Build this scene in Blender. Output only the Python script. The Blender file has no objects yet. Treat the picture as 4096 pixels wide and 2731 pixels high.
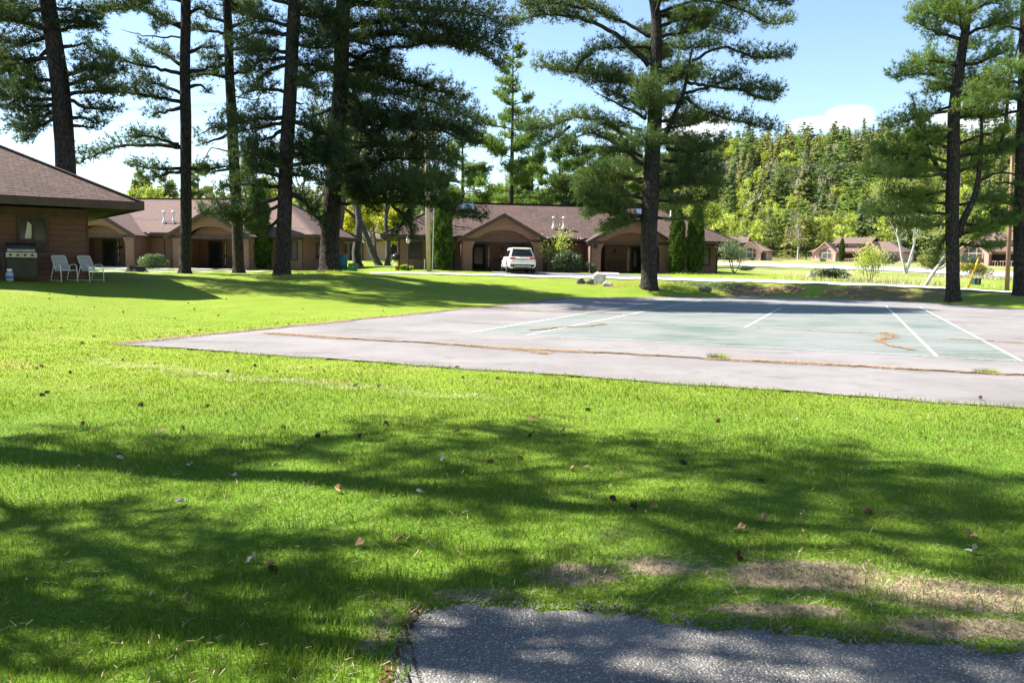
import bpy, bmesh, math, random
import numpy as np
from mathutils import Vector, Matrix
R = math.radians
random.seed(7); rng = np.random.default_rng(7)
sc = bpy.context.scene
C = sc.collection

# ------------------------------------------------------------------ camera, sky, sun, exposure
FPX, PITCH, ROLL, EYE = 3310.0, R(5.35), R(1.03), 1.6
cp, sp, cr, sr = math.cos(PITCH), math.sin(PITCH), math.cos(ROLL), math.sin(ROLL)
cam = bpy.data.cameras.new('camera'); cam.sensor_width = 36; cam.lens = FPX / 4096 * 36
cam.clip_start = 0.05; cam.clip_end = 6000
co = bpy.data.objects.new('camera', cam); C.objects.link(co)
co.matrix_world = Matrix(((cr, -sr, 0, 0), (sr * sp, cr * sp, -cp, 0), (sr * cp, cr * cp, sp, EYE), (0, 0, 0, 1)))
sc.camera = co
SUN_EL, SUN_AZ = R(47), R(-77)          # azimuth from +Y, clockwise
sd = Vector((math.sin(SUN_AZ) * math.cos(SUN_EL), math.cos(SUN_AZ) * math.cos(SUN_EL), math.sin(SUN_EL)))
sun = bpy.data.lights.new('sun', 'SUN'); sun.energy = 4.9; sun.angle = R(0.53); sun.color = (1, .95, .86)
so = bpy.data.objects.new('sun', sun); C.objects.link(so)
so.rotation_euler = sd.to_track_quat('Z', 'Y').to_euler(); so.location = (-60, 40, 80)
w = bpy.data.worlds.new('World'); sc.world = w; w.use_nodes = True
wn, wl = w.node_tree.nodes, w.node_tree.links
bg = wn['Background']; bg.inputs[1].default_value = 0.076
sky = wn.new('ShaderNodeTexSky'); sky.sky_type = 'NISHITA'; sky.sun_disc = False
sky.sun_elevation = SUN_EL; sky.sun_rotation = SUN_AZ % (2 * math.pi); sky.air_density = 1.0; sky.dust_density = .15; sky.ozone_density = 1.7
# a low bank of white cloud over the hill
tc = wn.new('ShaderNodeTexCoord')
def wmath(op, a, b=None, clamp=False):
    n = wn.new('ShaderNodeMath'); n.operation = op; n.use_clamp = clamp
    for i, v in enumerate((a, b)):
        if v is None: continue
        if isinstance(v, (int, float)): n.inputs[i].default_value = v
        else: wl.new(v, n.inputs[i])
    return n.outputs[0]
sepw = wn.new('ShaderNodeSeparateXYZ'); wl.new(tc.outputs['Generated'], sepw.inputs[0])
azi = wmath('ARCTAN2', sepw.outputs[0], sepw.outputs[1]); ele = wmath('ARCSINE', sepw.outputs[2])
def blob(az, el, sa, se):
    a = wmath('DIVIDE', wmath('SUBTRACT', azi, az), sa); e = wmath('DIVIDE', wmath('SUBTRACT', ele, el), se)
    return wmath('SUBTRACT', 1.0, wmath('ADD', wmath('MULTIPLY', a, a), wmath('MULTIPLY', e, e)))
nz = wn.new('ShaderNodeTexNoise'); nz.inputs['Scale'].default_value = 14; nz.inputs['Detail'].default_value = 7
mpw = wn.new('ShaderNodeMapping'); mpw.inputs['Scale'].default_value = (1, 1, 2.4); wl.new(tc.outputs['Generated'], mpw.inputs[0]); wl.new(mpw.outputs[0], nz.inputs['Vector'])
bl = wmath('MAXIMUM', wmath('MAXIMUM', blob(.36, .16, .055, .01), blob(.376, .168, .03, .012)), wmath('MAXIMUM', blob(.205, .16, .05, .02), blob(.5, .16, .05, .016)))
cl = wmath('MULTIPLY', wmath('ADD', bl, wmath('MULTIPLY', wmath('SUBTRACT', nz.outputs[0], .5), 2.0)), 1.1, True)
cl = wmath('MULTIPLY', cl, wmath('GREATER_THAN', bl, -1.2))
mxw = wn.new('ShaderNodeMix'); mxw.data_type = 'RGBA'; wl.new(cl, mxw.inputs[0])
wl.new(sky.outputs[0], mxw.inputs[6]); mxw.inputs[7].default_value = (6.2, 6.3, 6.5, 1)
wl.new(mxw.outputs[2], bg.inputs[0])
sc.view_settings.view_transform = 'Standard'; sc.view_settings.look = 'None'
sc.view_settings.exposure = 1.75; sc.view_settings.gamma = 1

# ------------------------------------------------------------------ measuring: a direction of sight at a chosen distance
def ray(x, y):
    u, v = x - 2048, -(y - 1365.5)
    u, v = cr * u - sr * v, sr * u + cr * v
    return Vector((u, cp * FPX + sp * v, -sp * FPX + cp * v))
def P(x, y, Y):
    d = ray(x, y); t = Y / d.y
    return Vector((d.x * t, Y, EYE + d.z * t))
K = 4096 / 2352
def Dp(x, y, Y): return P(x * K, y * K, Y)
def plane_hit(x, y, o, n):
    d = ray(x, y); e = Vector((0, 0, EYE)); t = (o - e).dot(n) / d.dot(n)
    return e + d * t

# ------------------------------------------------------------------ court frame and terrain heights
CO = np.array([-.957, 18.97]); CYAW = .3846
CA = np.array([math.sin(CYAW), math.cos(CYAW)]); CB = np.array([CA[1], -CA[0]])   # along, across
def court(s, t, z=0.0):
    p = CO + CB * s + CA * t; return (p[0], p[1], z)
SL = (-4.35, 15.4, -5.95, 30.3)         # slab: across, along
ctrl = []
for X, Y in ((-8, -6), (0, -8), (8, -6), (-4, 2), (0, 3), (4, 2), (-6, 8), (0, 8), (6, 8), (-8, 14), (-14, 12), (12, 12), (18, 14), (-20, 8), (24, 10), (-24, 14)): ctrl.append((X, Y, 0))
for x, y, Y in ((355, 1122, 28.7), (0, 1128, 26), (740, 1093, 40), (957, 1093, 42), (1130, 1106, 38), (1330, 1086, 40), (2595, 1150, 46), (3810, 1185, 42), (4085, 1182, 42),
        (600, 1240, 24.5), (1100, 1230, 26), (250, 1235, 21), (1500, 1180, 33), (2000, 1165, 39), (2400, 1165, 43.5), (3000, 1165, 47.5), (3400, 1172, 45.5),
        (1540, 1096, 53), (1540, 1090, 56), (2200, 1112, 52), (2200, 1104, 55), (2600, 1120, 51), (2600, 1112, 54), (3000, 1128, 50), (3000, 1120, 53), (3500, 1145, 47.5), (3500, 1138, 50), (3250, 1136, 48.8), (3250, 1129, 51.5), (3780, 1159, 46), (3780, 1152, 48.5), (4050, 1175, 44.5), (4050, 1168, 47),
        (355, 1070, 62), (800, 1073, 62), (1300, 1080, 62), (1600, 1076, 62), (2100, 1085, 63), (2870, 1095, 65),
        (2880, 1062, 105), (3900, 1105, 72), (3000, 1045, 180), (3500, 1052, 170), (4000, 1062, 150), (2950, 1098, 62), (3350, 1118, 58), (3300, 1098, 70), (3600, 1092, 72), (3850, 1135, 58), (3900, 1120, 62),
        (355, 1086, 52), (700, 1090, 51), (1050, 1089, 51.5)):
    ctrl.append(tuple(P(x, y, Y)))
for X, Y, z in ((-60, 40, 1.0), (-45, 20, .5), (40, 30, .3), (50, 45, .4), (-80, 100, 1.5), (-30, 100, 1.5), (0, 100, 1.8), (-60, 200, 3), (0, 200, 3.2), (180, 200, 3.4), (160, 100, 1.8), (80, 60, .6), (-200, 240, 4), (260, 260, 5), (60, 260, 5), (0, 300, 5)): ctrl.append((X, Y, z))
ctrl = np.array([tuple(c) for c in ctrl])
def warp(x, y):
    yy = np.maximum(y, -8) + 16; return np.stack([x / yy * 2.2, np.log(yy) * 2.0], -1)
def tpsk(a, b):
    d2 = ((a[:, None, :] - b[None, :, :]) ** 2).sum(-1); return .5 * d2 * np.log(d2 + 1e-9)
cw = warp(ctrl[:, 0], ctrl[:, 1]); nC = len(ctrl)
A_ = np.zeros((nC + 3, nC + 3)); A_[:nC, :nC] = tpsk(cw, cw) + np.eye(nC) * 2e-3
A_[:nC, nC] = 1; A_[:nC, nC + 1:] = cw; A_[nC, :nC] = 1; A_[nC + 1:, :nC] = cw.T
TW = np.linalg.solve(A_, np.concatenate([ctrl[:, 2], np.zeros(3)]))
def sstep(a, b, x):
    t = np.clip((x - a) / (b - a), 0, 1); return t * t * (3 - 2 * t)
SPOLY = [(-4.35, -5.95), (15.4, -5.95), (15.4, 24.5), (10.6, 31.4), (2.9, 30.6), (-4.35, 21.5)]
def slab_d(x, y):
    p = (x - CO[0]) * CB[0] + (y - CO[1]) * CB[1]; t = (x - CO[0]) * CA[0] + (y - CO[1]) * CA[1]; d = np.full_like(p, -1e9)
    for (x0, y0), (x1, y1) in zip(SPOLY, SPOLY[1:] + SPOLY[:1]):
        L = math.hypot(x1 - x0, y1 - y0); d = np.maximum(d, ((p - x0) * (y1 - y0) - (t - y0) * (x1 - x0)) / L)
    return d
def hill(x, y):
    az = np.arctan2(x, np.maximum(y, 1))
    amp = 26 + 38 * sstep(-.02, .3, az) - 14 * sstep(.45, .75, az) - 12 * sstep(-.1, -.5, az)
    return amp * sstep(235, 560, np.hypot(x, y))
def zt(x, y, raw=False):
    x = np.atleast_1d(np.asarray(x, float)); y = np.atleast_1d(np.asarray(y, float))
    sh = x.shape; x = x.ravel(); y = y.ravel(); out = np.empty(len(x))
    for i in range(0, len(x), 20000):
        q = warp(np.clip(x[i:i + 20000], -420, 420), np.clip(y[i:i + 20000], -8, 330)); k = tpsk(q, cw)
        out[i:i + 20000] = k @ TW[:nC] + TW[nC] + q @ TW[nC + 1:]
    d = slab_d(x, y)
    out *= sstep(.1, 3.0, d); out *= sstep(10, 16, np.hypot(x, y + 2))
    out += hill(x, y)
    out += sstep(3.3, 4.6, y + .12 * np.abs(x)) * (.018 * np.sin(x * 1.9 + y * .7) * np.sin(y * 1.3 - x * .4) + .012 * np.sin(x * 4.1 - y * 2.9)) * sstep(.2, 2, d) * (y < 60)
    out = np.where(d < -.12, out - .09, out)
    out -= .06 * sstep(0, .12, 3.66 - np.abs(x - .2) * .15 - y) * (x > -.36) * (y > -9) * (x < 9)
    return out.reshape(sh)
def gz(x, y): return float(zt(x, y)[0])

# ------------------------------------------------------------------ object helpers
def tag(o, label=None, cat=None, group=None, kind=None):
    if label: o['label'] = label
    if cat: o['category'] = cat
    if group: o['group'] = group
    if kind: o['kind'] = kind
    return o
def empty(name, loc=(0, 0, 0), rz=0.0, label=None, cat=None, group=None):
    o = bpy.data.objects.new(name, None); C.objects.link(o); o.location = loc; o.rotation_euler = (0, 0, rz)
    o.empty_display_size = .2
    return tag(o, label, cat, group)
def link(name, me, parent=None):
    o = bpy.data.objects.new(name, me); C.objects.link(o)
    if parent: o.parent = parent
    return o
def copy_tree(o, parent=None, mp=None):
    kids = [k for k in C.objects if k.parent == o]
    c = o.copy(); C.objects.link(c); c.parent = parent
    for k in kids: copy_tree(k, c)
    return c
def np_mesh(name, V, F, mats, smooth=False, mi=None):
    """V (n,3), F (m,k) with one k"""
    me = bpy.data.meshes.new(name); V = np.ascontiguousarray(V, np.float32); F = np.ascontiguousarray(F, np.int32)
    k = F.shape[1]; me.vertices.add(len(V)); me.vertices.foreach_set('co', V.ravel())
    me.loops.add(F.size); me.loops.foreach_set('vertex_index', F.ravel())
    me.polygons.add(len(F)); me.polygons.foreach_set('loop_start', np.arange(0, F.size, k, dtype=np.int32))
    if mi is not None: me.polygons.foreach_set('material_index', np.asarray(mi, np.int32))
    if smooth: me.polygons.foreach_set('use_smooth', np.ones(len(F), bool))
    for m in mats if isinstance(mats, (list, tuple)) else [mats]: me.materials.append(m)
    me.update(calc_edges=True); return me
class MB:
    """collects shapes; build() links them as one mesh object"""
    def __init__(s): s.v = []; s.f = []; s.uv = []; s.sm = []
    def add(s, vs, fs, smooth=False, uv=None):
        o = len(s.v); s.v += [tuple(v) for v in vs]
        for i, f in enumerate(fs):
            s.f.append([o + k for k in f]); s.sm.append(smooth); s.uv.append(uv[i] if uv else None)
        return s
    def box(s, c, d, rz=0.0, M=None, taper=1.0):
        vs = []
        for z in (-1, 1):
            k = taper if z > 0 else 1
            for x, y in ((-1, -1), (1, -1), (1, 1), (-1, 1)): vs.append(Vector((x * d[0] / 2 * k, y * d[1] / 2 * k, z * d[2] / 2)))
        Rm = M if M else Matrix.Rotation(rz, 3, 'Z')
        vs = [Rm @ v + Vector(c) for v in vs]
        return s.add(vs, [(3, 2, 1, 0), (4, 5, 6, 7), (0, 1, 5, 4), (1, 2, 6, 5), (2, 3, 7, 6), (3, 0, 4, 7)])
    def bx(s, a, b):
        return s.box([(a[i] + b[i]) / 2 for i in range(3)], [abs(b[i] - a[i]) for i in range(3)])
    def bar(s, a, b, wd, ht):
        a, b = Vector(a), Vector(b); d = b - a; L = d.length
        x = d.normalized(); y = Vector((0, 0, 1)).cross(x)
        if y.length < .01: y = Vector((0, 1, 0))
        y.normalize(); z = x.cross(y); M = Matrix((x, y, z)).transposed()
        return s.box((a + b) / 2, (L, wd, ht), M=M)
    def tube(s, pts, rad, n=8, cap=True):
        pts = [Vector(p) for p in pts]; m = len(pts)
        if not hasattr(rad, '__len__'): rad = [rad] * m
        up = Vector((0, 0, 1)); ref = None; vs = []; fs = []
        for i in range(m):
            d = (pts[min(i + 1, m - 1)] - pts[max(i - 1, 0)]).normalized()
            if ref is None:
                ref = d.cross(Vector((1, 0, 0)) if abs(d.x) < .8 else up).normalized()
            else:
                ref = ref - d * ref.dot(d)
                ref = ref.normalized() if ref.length > 1e-6 else d.orthogonal().normalized()
            b = d.cross(ref)
            for k in range(n):
                a = 2 * math.pi * k / n; vs.append(pts[i] + (ref * math.cos(a) + b * math.sin(a)) * rad[i])
        for i in range(m - 1):
            for k in range(n): fs.append((i * n + k, i * n + (k + 1) % n, (i + 1) * n + (k + 1) % n, (i + 1) * n + k))
        if cap: fs += [tuple(range(n - 1, -1, -1)), tuple(range((m - 1) * n, m * n))]
        return s.add(vs, fs, True)
    def lathe(s, prof, c=(0, 0, 0), n=14, M=None):
        vs = []; fs = []; m = len(prof); M = M or Matrix.Identity(3)
        for r, z in prof:
            for k in range(n):
                a = 2 * math.pi * k / n; vs.append(M @ Vector((r * math.cos(a), r * math.sin(a), z)) + Vector(c))
        for i in range(m - 1):
            for k in range(n): fs.append((i * n + k, i * n + (k + 1) % n, (i + 1) * n + (k + 1) % n, (i + 1) * n + k))
        if prof[0][0] > 1e-4: fs.append(tuple(range(n - 1, -1, -1)))
        if prof[-1][0] > 1e-4: fs.append(tuple(range((m - 1) * n, m * n)))
        return s.add(vs, fs, True)
    def quad(s, a, b, c, d): return s.add([a, b, c, d], [(0, 1, 2, 3)])
    def prism(s, poly, f, thick):
        """poly 2-D outline -> f(x, z, depth)"""
        n = len(poly); vs = [f(x, z, 0) for x, z in poly] + [f(x, z, thick) for x, z in poly]
        fs = [tuple(range(n)), tuple(range(2 * n - 1, n - 1, -1))] + [(i, i + n, (i + 1) % n + n, (i + 1) % n) for i in range(n)]
        return s.add(vs, fs)
    def build(s, name, mat, parent=None, bevel=0.0, tri=False):
        me = bpy.data.meshes.new(name); me.from_pydata(s.v, [], s.f); me.materials.append(mat)
        me.polygons.foreach_set('use_smooth', s.sm)
        if any(u for u in s.uv):
            ul = me.uv_layers.new(name='uv')
            for p, u in zip(me.polygons, s.uv):
                if u:
                    for li, q in zip(p.loop_indices, u): ul.data[li].uv = q
        bm = bmesh.new(); bm.from_mesh(me)
        if tri: bmesh.ops.triangulate(bm, faces=[f for f in bm.faces if len(f.verts) > 4], ngon_method='EAR_CLIP')
        if bevel:
            bmesh.ops.bevel(bm, geom=[e for e in bm.edges if len(e.link_faces) == 2 and e.calc_face_angle(0) > .6], offset=bevel, segments=2, profile=.6, affect='EDGES')
        bmesh.ops.recalc_face_normals(bm, faces=bm.faces); bm.to_mesh(me); bm.free(); me.update()
        return link(name, me, parent)

# ------------------------------------------------------------------ materials
def mat(name, col, rough=.8, col2=None, scale=6.0, stretch=(1, 1, 1), bump=0.0, bscale=None, metal=0.0, spec=.3, emit=None, coord='Object', detail=5, lo=.35, hi=.65):
    m = bpy.data.materials.new(name); m.use_nodes = True; n, l = m.node_tree.nodes, m.node_tree.links
    b = n['Principled BSDF']; b.inputs['Roughness'].default_value = rough; b.inputs['Metallic'].default_value = metal
    b.inputs['Specular IOR Level'].default_value = spec; b.inputs['Base Color'].default_value = (*col, 1)
    if emit: b.inputs['Emission Color'].default_value = (*emit[0], 1); b.inputs['Emission Strength'].default_value = emit[1]
    if col2 or bump:
        t = n.new('ShaderNodeTexCoord'); mp = n.new('ShaderNodeMapping'); mp.inputs['Scale'].default_value = stretch
        if coord == 'World':
            g = n.new('ShaderNodeNewGeometry'); l.new(g.outputs['Position'], mp.inputs[0])
        else: l.new(t.outputs[coord], mp.inputs[0])
        nt = n.new('ShaderNodeTexNoise'); nt.inputs['Scale'].default_value = scale; nt.inputs['Detail'].default_value = detail; l.new(mp.outputs[0], nt.inputs['Vector'])
        if col2:
            rp = n.new('ShaderNodeValToRGB'); rp.color_ramp.elements[0].position = lo; rp.color_ramp.elements[1].position = hi
            rp.color_ramp.elements[0].color = (*col, 1); rp.color_ramp.elements[1].color = (*col2, 1)
            l.new(nt.outputs[0], rp.inputs[0]); l.new(rp.outputs[0], b.inputs['Base Color'])
        if bump:
            n2 = nt
            if bscale:
                n2 = n.new('ShaderNodeTexNoise'); n2.inputs['Scale'].default_value = bscale; n2.inputs['Detail'].default_value = 6; l.new(mp.outputs[0], n2.inputs['Vector'])
            bp = n.new('ShaderNodeBump'); bp.inputs['Strength'].default_value = bump; bp.inputs['Distance'].default_value = .05
            l.new(n2.outputs[0], bp.inputs['Height']); l.new(bp.outputs[0], b.inputs['Normal'])
    return m
class NT:
    def __init__(s, name):
        s.m = bpy.data.materials.new(name); s.m.use_nodes = True; s.n, s.l = s.m.node_tree.nodes, s.m.node_tree.links
        s.b = s.n['Principled BSDF']
    def node(s, t, **kw):
        o = s.n.new('ShaderNode' + t)
        for k, v in kw.items():
            if hasattr(o, k) and k not in o.inputs: setattr(o, k, v)
            else:
                if hasattr(v, 'is_output'): s.l.new(v, o.inputs[k])
                else: o.inputs[k].default_value = v
        return o
    def set(s, inp, v):
        if hasattr(v, 'is_output'): s.l.new(v, inp)
        else: inp.default_value = v
    def mix(s, f, a, b, blend='MIX'):
        o = s.n.new('ShaderNodeMix'); o.data_type = 'RGBA'; o.blend_type = blend
        for i, v in ((0, f), (6, a), (7, b)):
            if isinstance(v, tuple) and len(v) == 3: v = (*v, 1)
            s.set(o.inputs[i], v)
        return o.outputs[2]
    def math(s, op, a, b=0.0, clamp=False):
        o = s.n.new('ShaderNodeMath'); o.operation = op; o.use_clamp = clamp; s.set(o.inputs[0], a); s.set(o.inputs[1], b); return o.outputs[0]
    def pos(s, scale=(1, 1, 1), coord=None):
        mp = s.n.new('ShaderNodeMapping'); mp.inputs['Scale'].default_value = scale
        if coord: s.l.new(s.n.new('ShaderNodeTexCoord').outputs[coord], mp.inputs[0])
        else: s.l.new(s.n.new('ShaderNodeNewGeometry').outputs['Position'], mp.inputs[0])
        return mp.outputs[0]
    def noise(s, vec, scale, detail=4, rough=.55):
        o = s.n.new('ShaderNodeTexNoise'); o.inputs['Scale'].default_value = scale; o.inputs['Detail'].default_value = detail; o.inputs['Roughness'].default_value = rough
        s.l.new(vec, o.inputs['Vector']); return o.outputs[0]
    def ramp(s, f, a, b, lo, hi):
        o = s.n.new('ShaderNodeValToRGB'); o.color_ramp.elements[0].position = lo; o.color_ramp.elements[1].position = hi
        o.color_ramp.elements[0].color = (*a, 1); o.color_ramp.elements[1].color = (*b, 1); s.l.new(f, o.inputs[0]); return o.outputs[0]
    def step(s, f, lo, hi):
        o = s.n.new('ShaderNodeMapRange'); o.interpolation_type = 'SMOOTHSTEP'; s.l.new(f, o.inputs[0]); o.inputs[1].default_value = lo; o.inputs[2].default_value = hi; return o.outputs[0]
    def bump(s, h, st, dist=.03):
        o = s.n.new('ShaderNodeBump'); o.inputs['Strength'].default_value = st; o.inputs['Distance'].default_value = dist
        s.l.new(h, o.inputs['Height']); s.l.new(o.outputs[0], s.b.inputs['Normal'])
def foliage(name, c1, c2, trans=.35, tip=None, clump=.7, rough=.6):
    t = NT(name); g = t.n.new('ShaderNodeNewGeometry')
    col = t.mix(g.outputs['Random Per Island'], c1, c2)
    cn = t.noise(t.pos(coord='Object'), clump, 3)
    col = t.mix(t.step(cn, .38, .66), col, tip or c2)
    t.set(t.b.inputs['Base Color'], col); t.b.inputs['Roughness'].default_value = rough; t.b.inputs['Specular IOR Level'].default_value = .25
    tr = t.n.new('ShaderNodeBsdfTranslucent'); t.l.new(t.mix(1.0, col, (1.25, 1.3, .55), 'MULTIPLY'), tr.inputs[0])
    mx = t.n.new('ShaderNodeMixShader'); mx.inputs[0].default_value = trans
    t.l.new(t.b.outputs[0], mx.inputs[1]); t.l.new(tr.outputs[0], mx.inputs[2]); t.l.new(mx.outputs[0], t.n['Material Output'].inputs[0])
    return t.m
def bark(name, c1, c2, sc_=17.0, st=(1, 1, .2), bump=.6):
    t = NT(name); v = t.pos(st, 'Object')
    a = t.noise(v, sc_, 6, .65); vo = t.node('TexVoronoi', feature='DISTANCE_TO_EDGE', Scale=sc_ * .9); t.l.new(v, vo.inputs['Vector'])
    cr_ = t.step(vo.outputs[0], 0, .22)
    t.set(t.b.inputs['Base Color'], t.mix(cr_, tuple(x * .6 for x in c1), t.ramp(a, c1, c2, .35, .7)))
    t.b.inputs['Roughness'].default_value = .95; t.b.inputs['Specular IOR Level'].default_value = .1
    t.bump(t.math('ADD', cr_, t.math('MULTIPLY', a, .6)), bump, .04); return t.m
M = {}
M['needle_dark'] = foliage('pine_needles', (.042, .08, .038), (.08, .13, .054), .4, (.115, .16, .055))
M['needle_light'] = foliage('light_pine_needles', (.075, .135, .045), (.14, .215, .065), .45, (.18, .25, .07))
M['needle_shaded'] = foliage('shaded_pine_needles', (.025, .05, .027), (.052, .088, .042), .36, (.078, .115, .045))  # darker needle copy: backlit shade of the left row put into the colour
M['bark'] = bark('pine_bark', (.042, .036, .032), (.1, .085, .076))
M['bark_grey'] = bark('grey_bark', (.10, .095, .088), (.2, .19, .175), 14)
M['birch'] = mat('birch_bark', (.46, .44, .41), .7, (.14, .125, .11), 3, (1, 1, 5), .3, lo=.5, hi=.72)
M['spring'] = foliage('spring_leaves', (.20, .24, .045), (.32, .35, .08), .5, (.28, .34, .07), .5)
M['olive'] = foliage('olive_leaves', (.15, .17, .05), (.24, .25, .08), .45, (.21, .24, .075), .5)
M['russet'] = foliage('russet_buds', (.2, .12, .07), (.3, .2, .11), .35, (.27, .19, .1), .5)
M['grey_twig'] = foliage('bare_twigs', (.17, .145, .13), (.25, .22, .2), .1, (.22, .2, .18), .5)
M['willow'] = foliage('yellow_leaves', (.34, .34, .045), (.5, .46, .07), .5, (.45, .44, .06), .5)
M['conifer'] = foliage('conifer_needles', (.095, .135, .06), (.16, .205, .085), .38, (.2, .235, .09), .25)
M['conifer_olive'] = foliage('olive_conifer_needles', (.16, .17, .06), (.24, .245, .09), .38, (.28, .275, .095), .25)
M['cedar'] = foliage('cedar_foliage', (.035, .07, .02), (.075, .13, .03), .28, (.09, .15, .035), 1.5)
M['shrub'] = foliage('shrub_leaves', (.09, .14, .07), (.2, .27, .15), .25, (.16, .22, .11), 1.5, .35)
M['shrub_dark'] = foliage('dark_shrub_leaves', (.04, .07, .035), (.1, .14, .08), .2, (.08, .12, .06), 1.5, .35)
M['gold'] = foliage('golden_hedge_leaves', (.25, .24, .03), (.36, .33, .05), .35, (.3, .3, .04), 1.5)
M['lime'] = foliage('lime_leaves', (.3, .36, .06), (.45, .5, .12), .4, (.4, .45, .1), 1.5)

def grass_mat(name, blades):
    t = NT(name); v = t.pos()
    big = t.noise(v, .22, 3); mid = t.noise(v, 1.7, 4); fine = t.noise(v, 30, 3)
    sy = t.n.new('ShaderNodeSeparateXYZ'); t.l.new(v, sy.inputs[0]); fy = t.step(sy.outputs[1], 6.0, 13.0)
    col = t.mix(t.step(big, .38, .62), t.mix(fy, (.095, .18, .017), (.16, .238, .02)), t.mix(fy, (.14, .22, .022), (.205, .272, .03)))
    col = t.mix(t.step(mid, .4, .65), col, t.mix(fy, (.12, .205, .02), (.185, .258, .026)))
    col = t.mix(t.math('MULTIPLY', t.math('MULTIPLY', t.step(t.noise(t.pos((1, 2.2, 1)), .5, 5, .65), .56, .72), fy), .75), col, (.33, .27, .11))
    if blades:
        g = t.n.new('ShaderNodeNewGeometry'); col = t.mix(t.math('MULTIPLY', g.outputs['Random Per Island'], t.math('SUBTRACT', .8, t.math('MULTIPLY', fy, .4))), col, t.mix(fy, (.21, .3, .05), (.27, .31, .05)))
        col = t.mix(t.math('GREATER_THAN', g.outputs['Random Per Island'], .955), col, (.40, .34, .18))
    else:
        col = t.mix(t.step(fine, .52, .72), col, (.10, .15, .022))
        at = t.node('Attribute', attribute_name='bare'); bare = at.outputs['Fac']
        so_ = t.mix(t.step(t.noise(v, 9, 5), .35, .65), (.16, .115, .08), (.36, .275, .18))
        so_ = t.mix(t.step(t.noise(t.pos((60, 14, 40)), 3, 4), .55, .65), so_, (.36, .28, .18))
        m_ = t.math('MULTIPLY', t.math('ADD', bare, t.math('MULTIPLY', t.math('SUBTRACT', mid, .5), 1.2)), t.math('GREATER_THAN', bare, .02))
        col = t.mix(t.step(m_, .42, .66), col, so_)
        at2 = t.node('Attribute', attribute_name='litter'); lt = t.math('ADD', at2.outputs['Fac'], t.math('MULTIPLY', t.math('SUBTRACT', t.noise(t.pos((1, 1.6, 1)), .9, 5), .5), 1.5))
        col = t.mix(t.math('MULTIPLY', t.step(lt, .35, .75), t.math('GREATER_THAN', at2.outputs['Fac'], .02)), col, t.mix(fine, (.17, .1, .06), (.25, .16, .09)))
        at3 = t.node('Attribute', attribute_name='field')
        at4 = t.node('Attribute', attribute_name='wood'); col = t.mix(at4.outputs['Fac'], col, (.075, .08, .035))
        fcol = t.mix(t.step(t.noise(v, .1, 5), .4, .6), (.15, .19, .045), (.3, .27, .13))
        col = t.mix(t.math('MULTIPLY', at3.outputs['Fac'], t.math('SUBTRACT', 1.0, at4.outputs['Fac'])), col, fcol)
        t.bump(t.math('ADD', mid, t.math('MULTIPLY', fine, .8)), .9, .05)
    t.set(t.b.inputs['Base Color'], col); t.b.inputs['Roughness'].default_value = .55 if blades else .9; t.b.inputs['Specular IOR Level'].default_value = .3 if blades else .1
    if blades:
        tr = t.n.new('ShaderNodeBsdfTranslucent'); t.l.new(t.mix(1.0, col, (1.2, 1.3, .5), 'MULTIPLY'), tr.inputs[0])
        mx = t.n.new('ShaderNodeMixShader'); mx.inputs[0].default_value = .38
        t.l.new(t.b.outputs[0], mx.inputs[1]); t.l.new(tr.outputs[0], mx.inputs[2]); t.l.new(mx.outputs[0], t.n['Material Output'].inputs[0])
    return t.m
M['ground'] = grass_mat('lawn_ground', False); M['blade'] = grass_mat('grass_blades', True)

def slab_mat(name, green):
    t = NT(name); v = t.pos(); big = t.noise(v, .35, 5, .6); mid = t.noise(v, 2.2, 5, .65); fine = t.noise(v, 90, 3)
    streak = t.noise(t.pos((.5, 3.0, 1)), 1.0, 5, .65)
    base = t.mix(t.step(big, .35, .65), (.195, .18, .178), (.246, .23, .228))
    base = t.mix(t.math('MULTIPLY', t.step(t.noise(t.pos((.8, 1.3, 1)), .55, 6, .7), .53, .66), .55), base, (.115, .105, .1))
    base = t.mix(t.math('MULTIPLY', t.step(mid, .54, .72), .7), base, (.155, .142, .14))
    base = t.mix(t.math('MULTIPLY', t.step(streak, .55, .72), .5), base, (.175, .165, .165))
    if green:
        g = t.mix(t.step(mid, .3, .7), (.095, .132, .112), (.135, .168, .15))
        wear = t.step(t.math('ADD', t.math('MULTIPLY', big, .6), t.math('MULTIPLY', streak, .6)), .46, .66)
        base = t.mix(t.math('MULTIPLY', wear, .85), g, (.22, .226, .22))
    base = t.mix(t.step(fine, .3, .7), t.mix(1.0, base, (.86, .86, .86), 'MULTIPLY'), base)
    # fine cracks
    vo = t.node('TexVoronoi', feature='DISTANCE_TO_EDGE', Scale=.22)
    wv = t.n.new('ShaderNodeVectorMath'); wv.operation = 'ADD'
    nn = t.n.new('ShaderNodeTexNoise'); nn.inputs['Scale'].default_value = .8; nn.inputs['Detail'].default_value = 6; t.l.new(v, nn.inputs['Vector'])
    sc2 = t.n.new('ShaderNodeVectorMath'); sc2.operation = 'SCALE'; sc2.inputs['Scale'].default_value = 2.2; t.l.new(nn.outputs['Color'], sc2.inputs[0])
    t.l.new(v, wv.inputs[0]); t.l.new(sc2.outputs[0], wv.inputs[1]); t.l.new(wv.outputs[0], vo.inputs['Vector'])
    crk = t.math('LESS_THAN', vo.outputs[0], .0018)
    base = t.mix(t.math('MULTIPLY', crk, .35), base, (.12, .1, .09))
    t.set(t.b.inputs['Base Color'], base); t.b.inputs['Roughness'].default_value = .75; t.b.inputs['Specular IOR Level'].default_value = .3
    t.bump(t.math('ADD', fine, t.math('MULTIPLY', mid, .5)), .25, .01); return t.m
M['slab'] = slab_mat('weathered_court_asphalt', False); M['court_green'] = slab_mat('faded_green_court', True)
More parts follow.
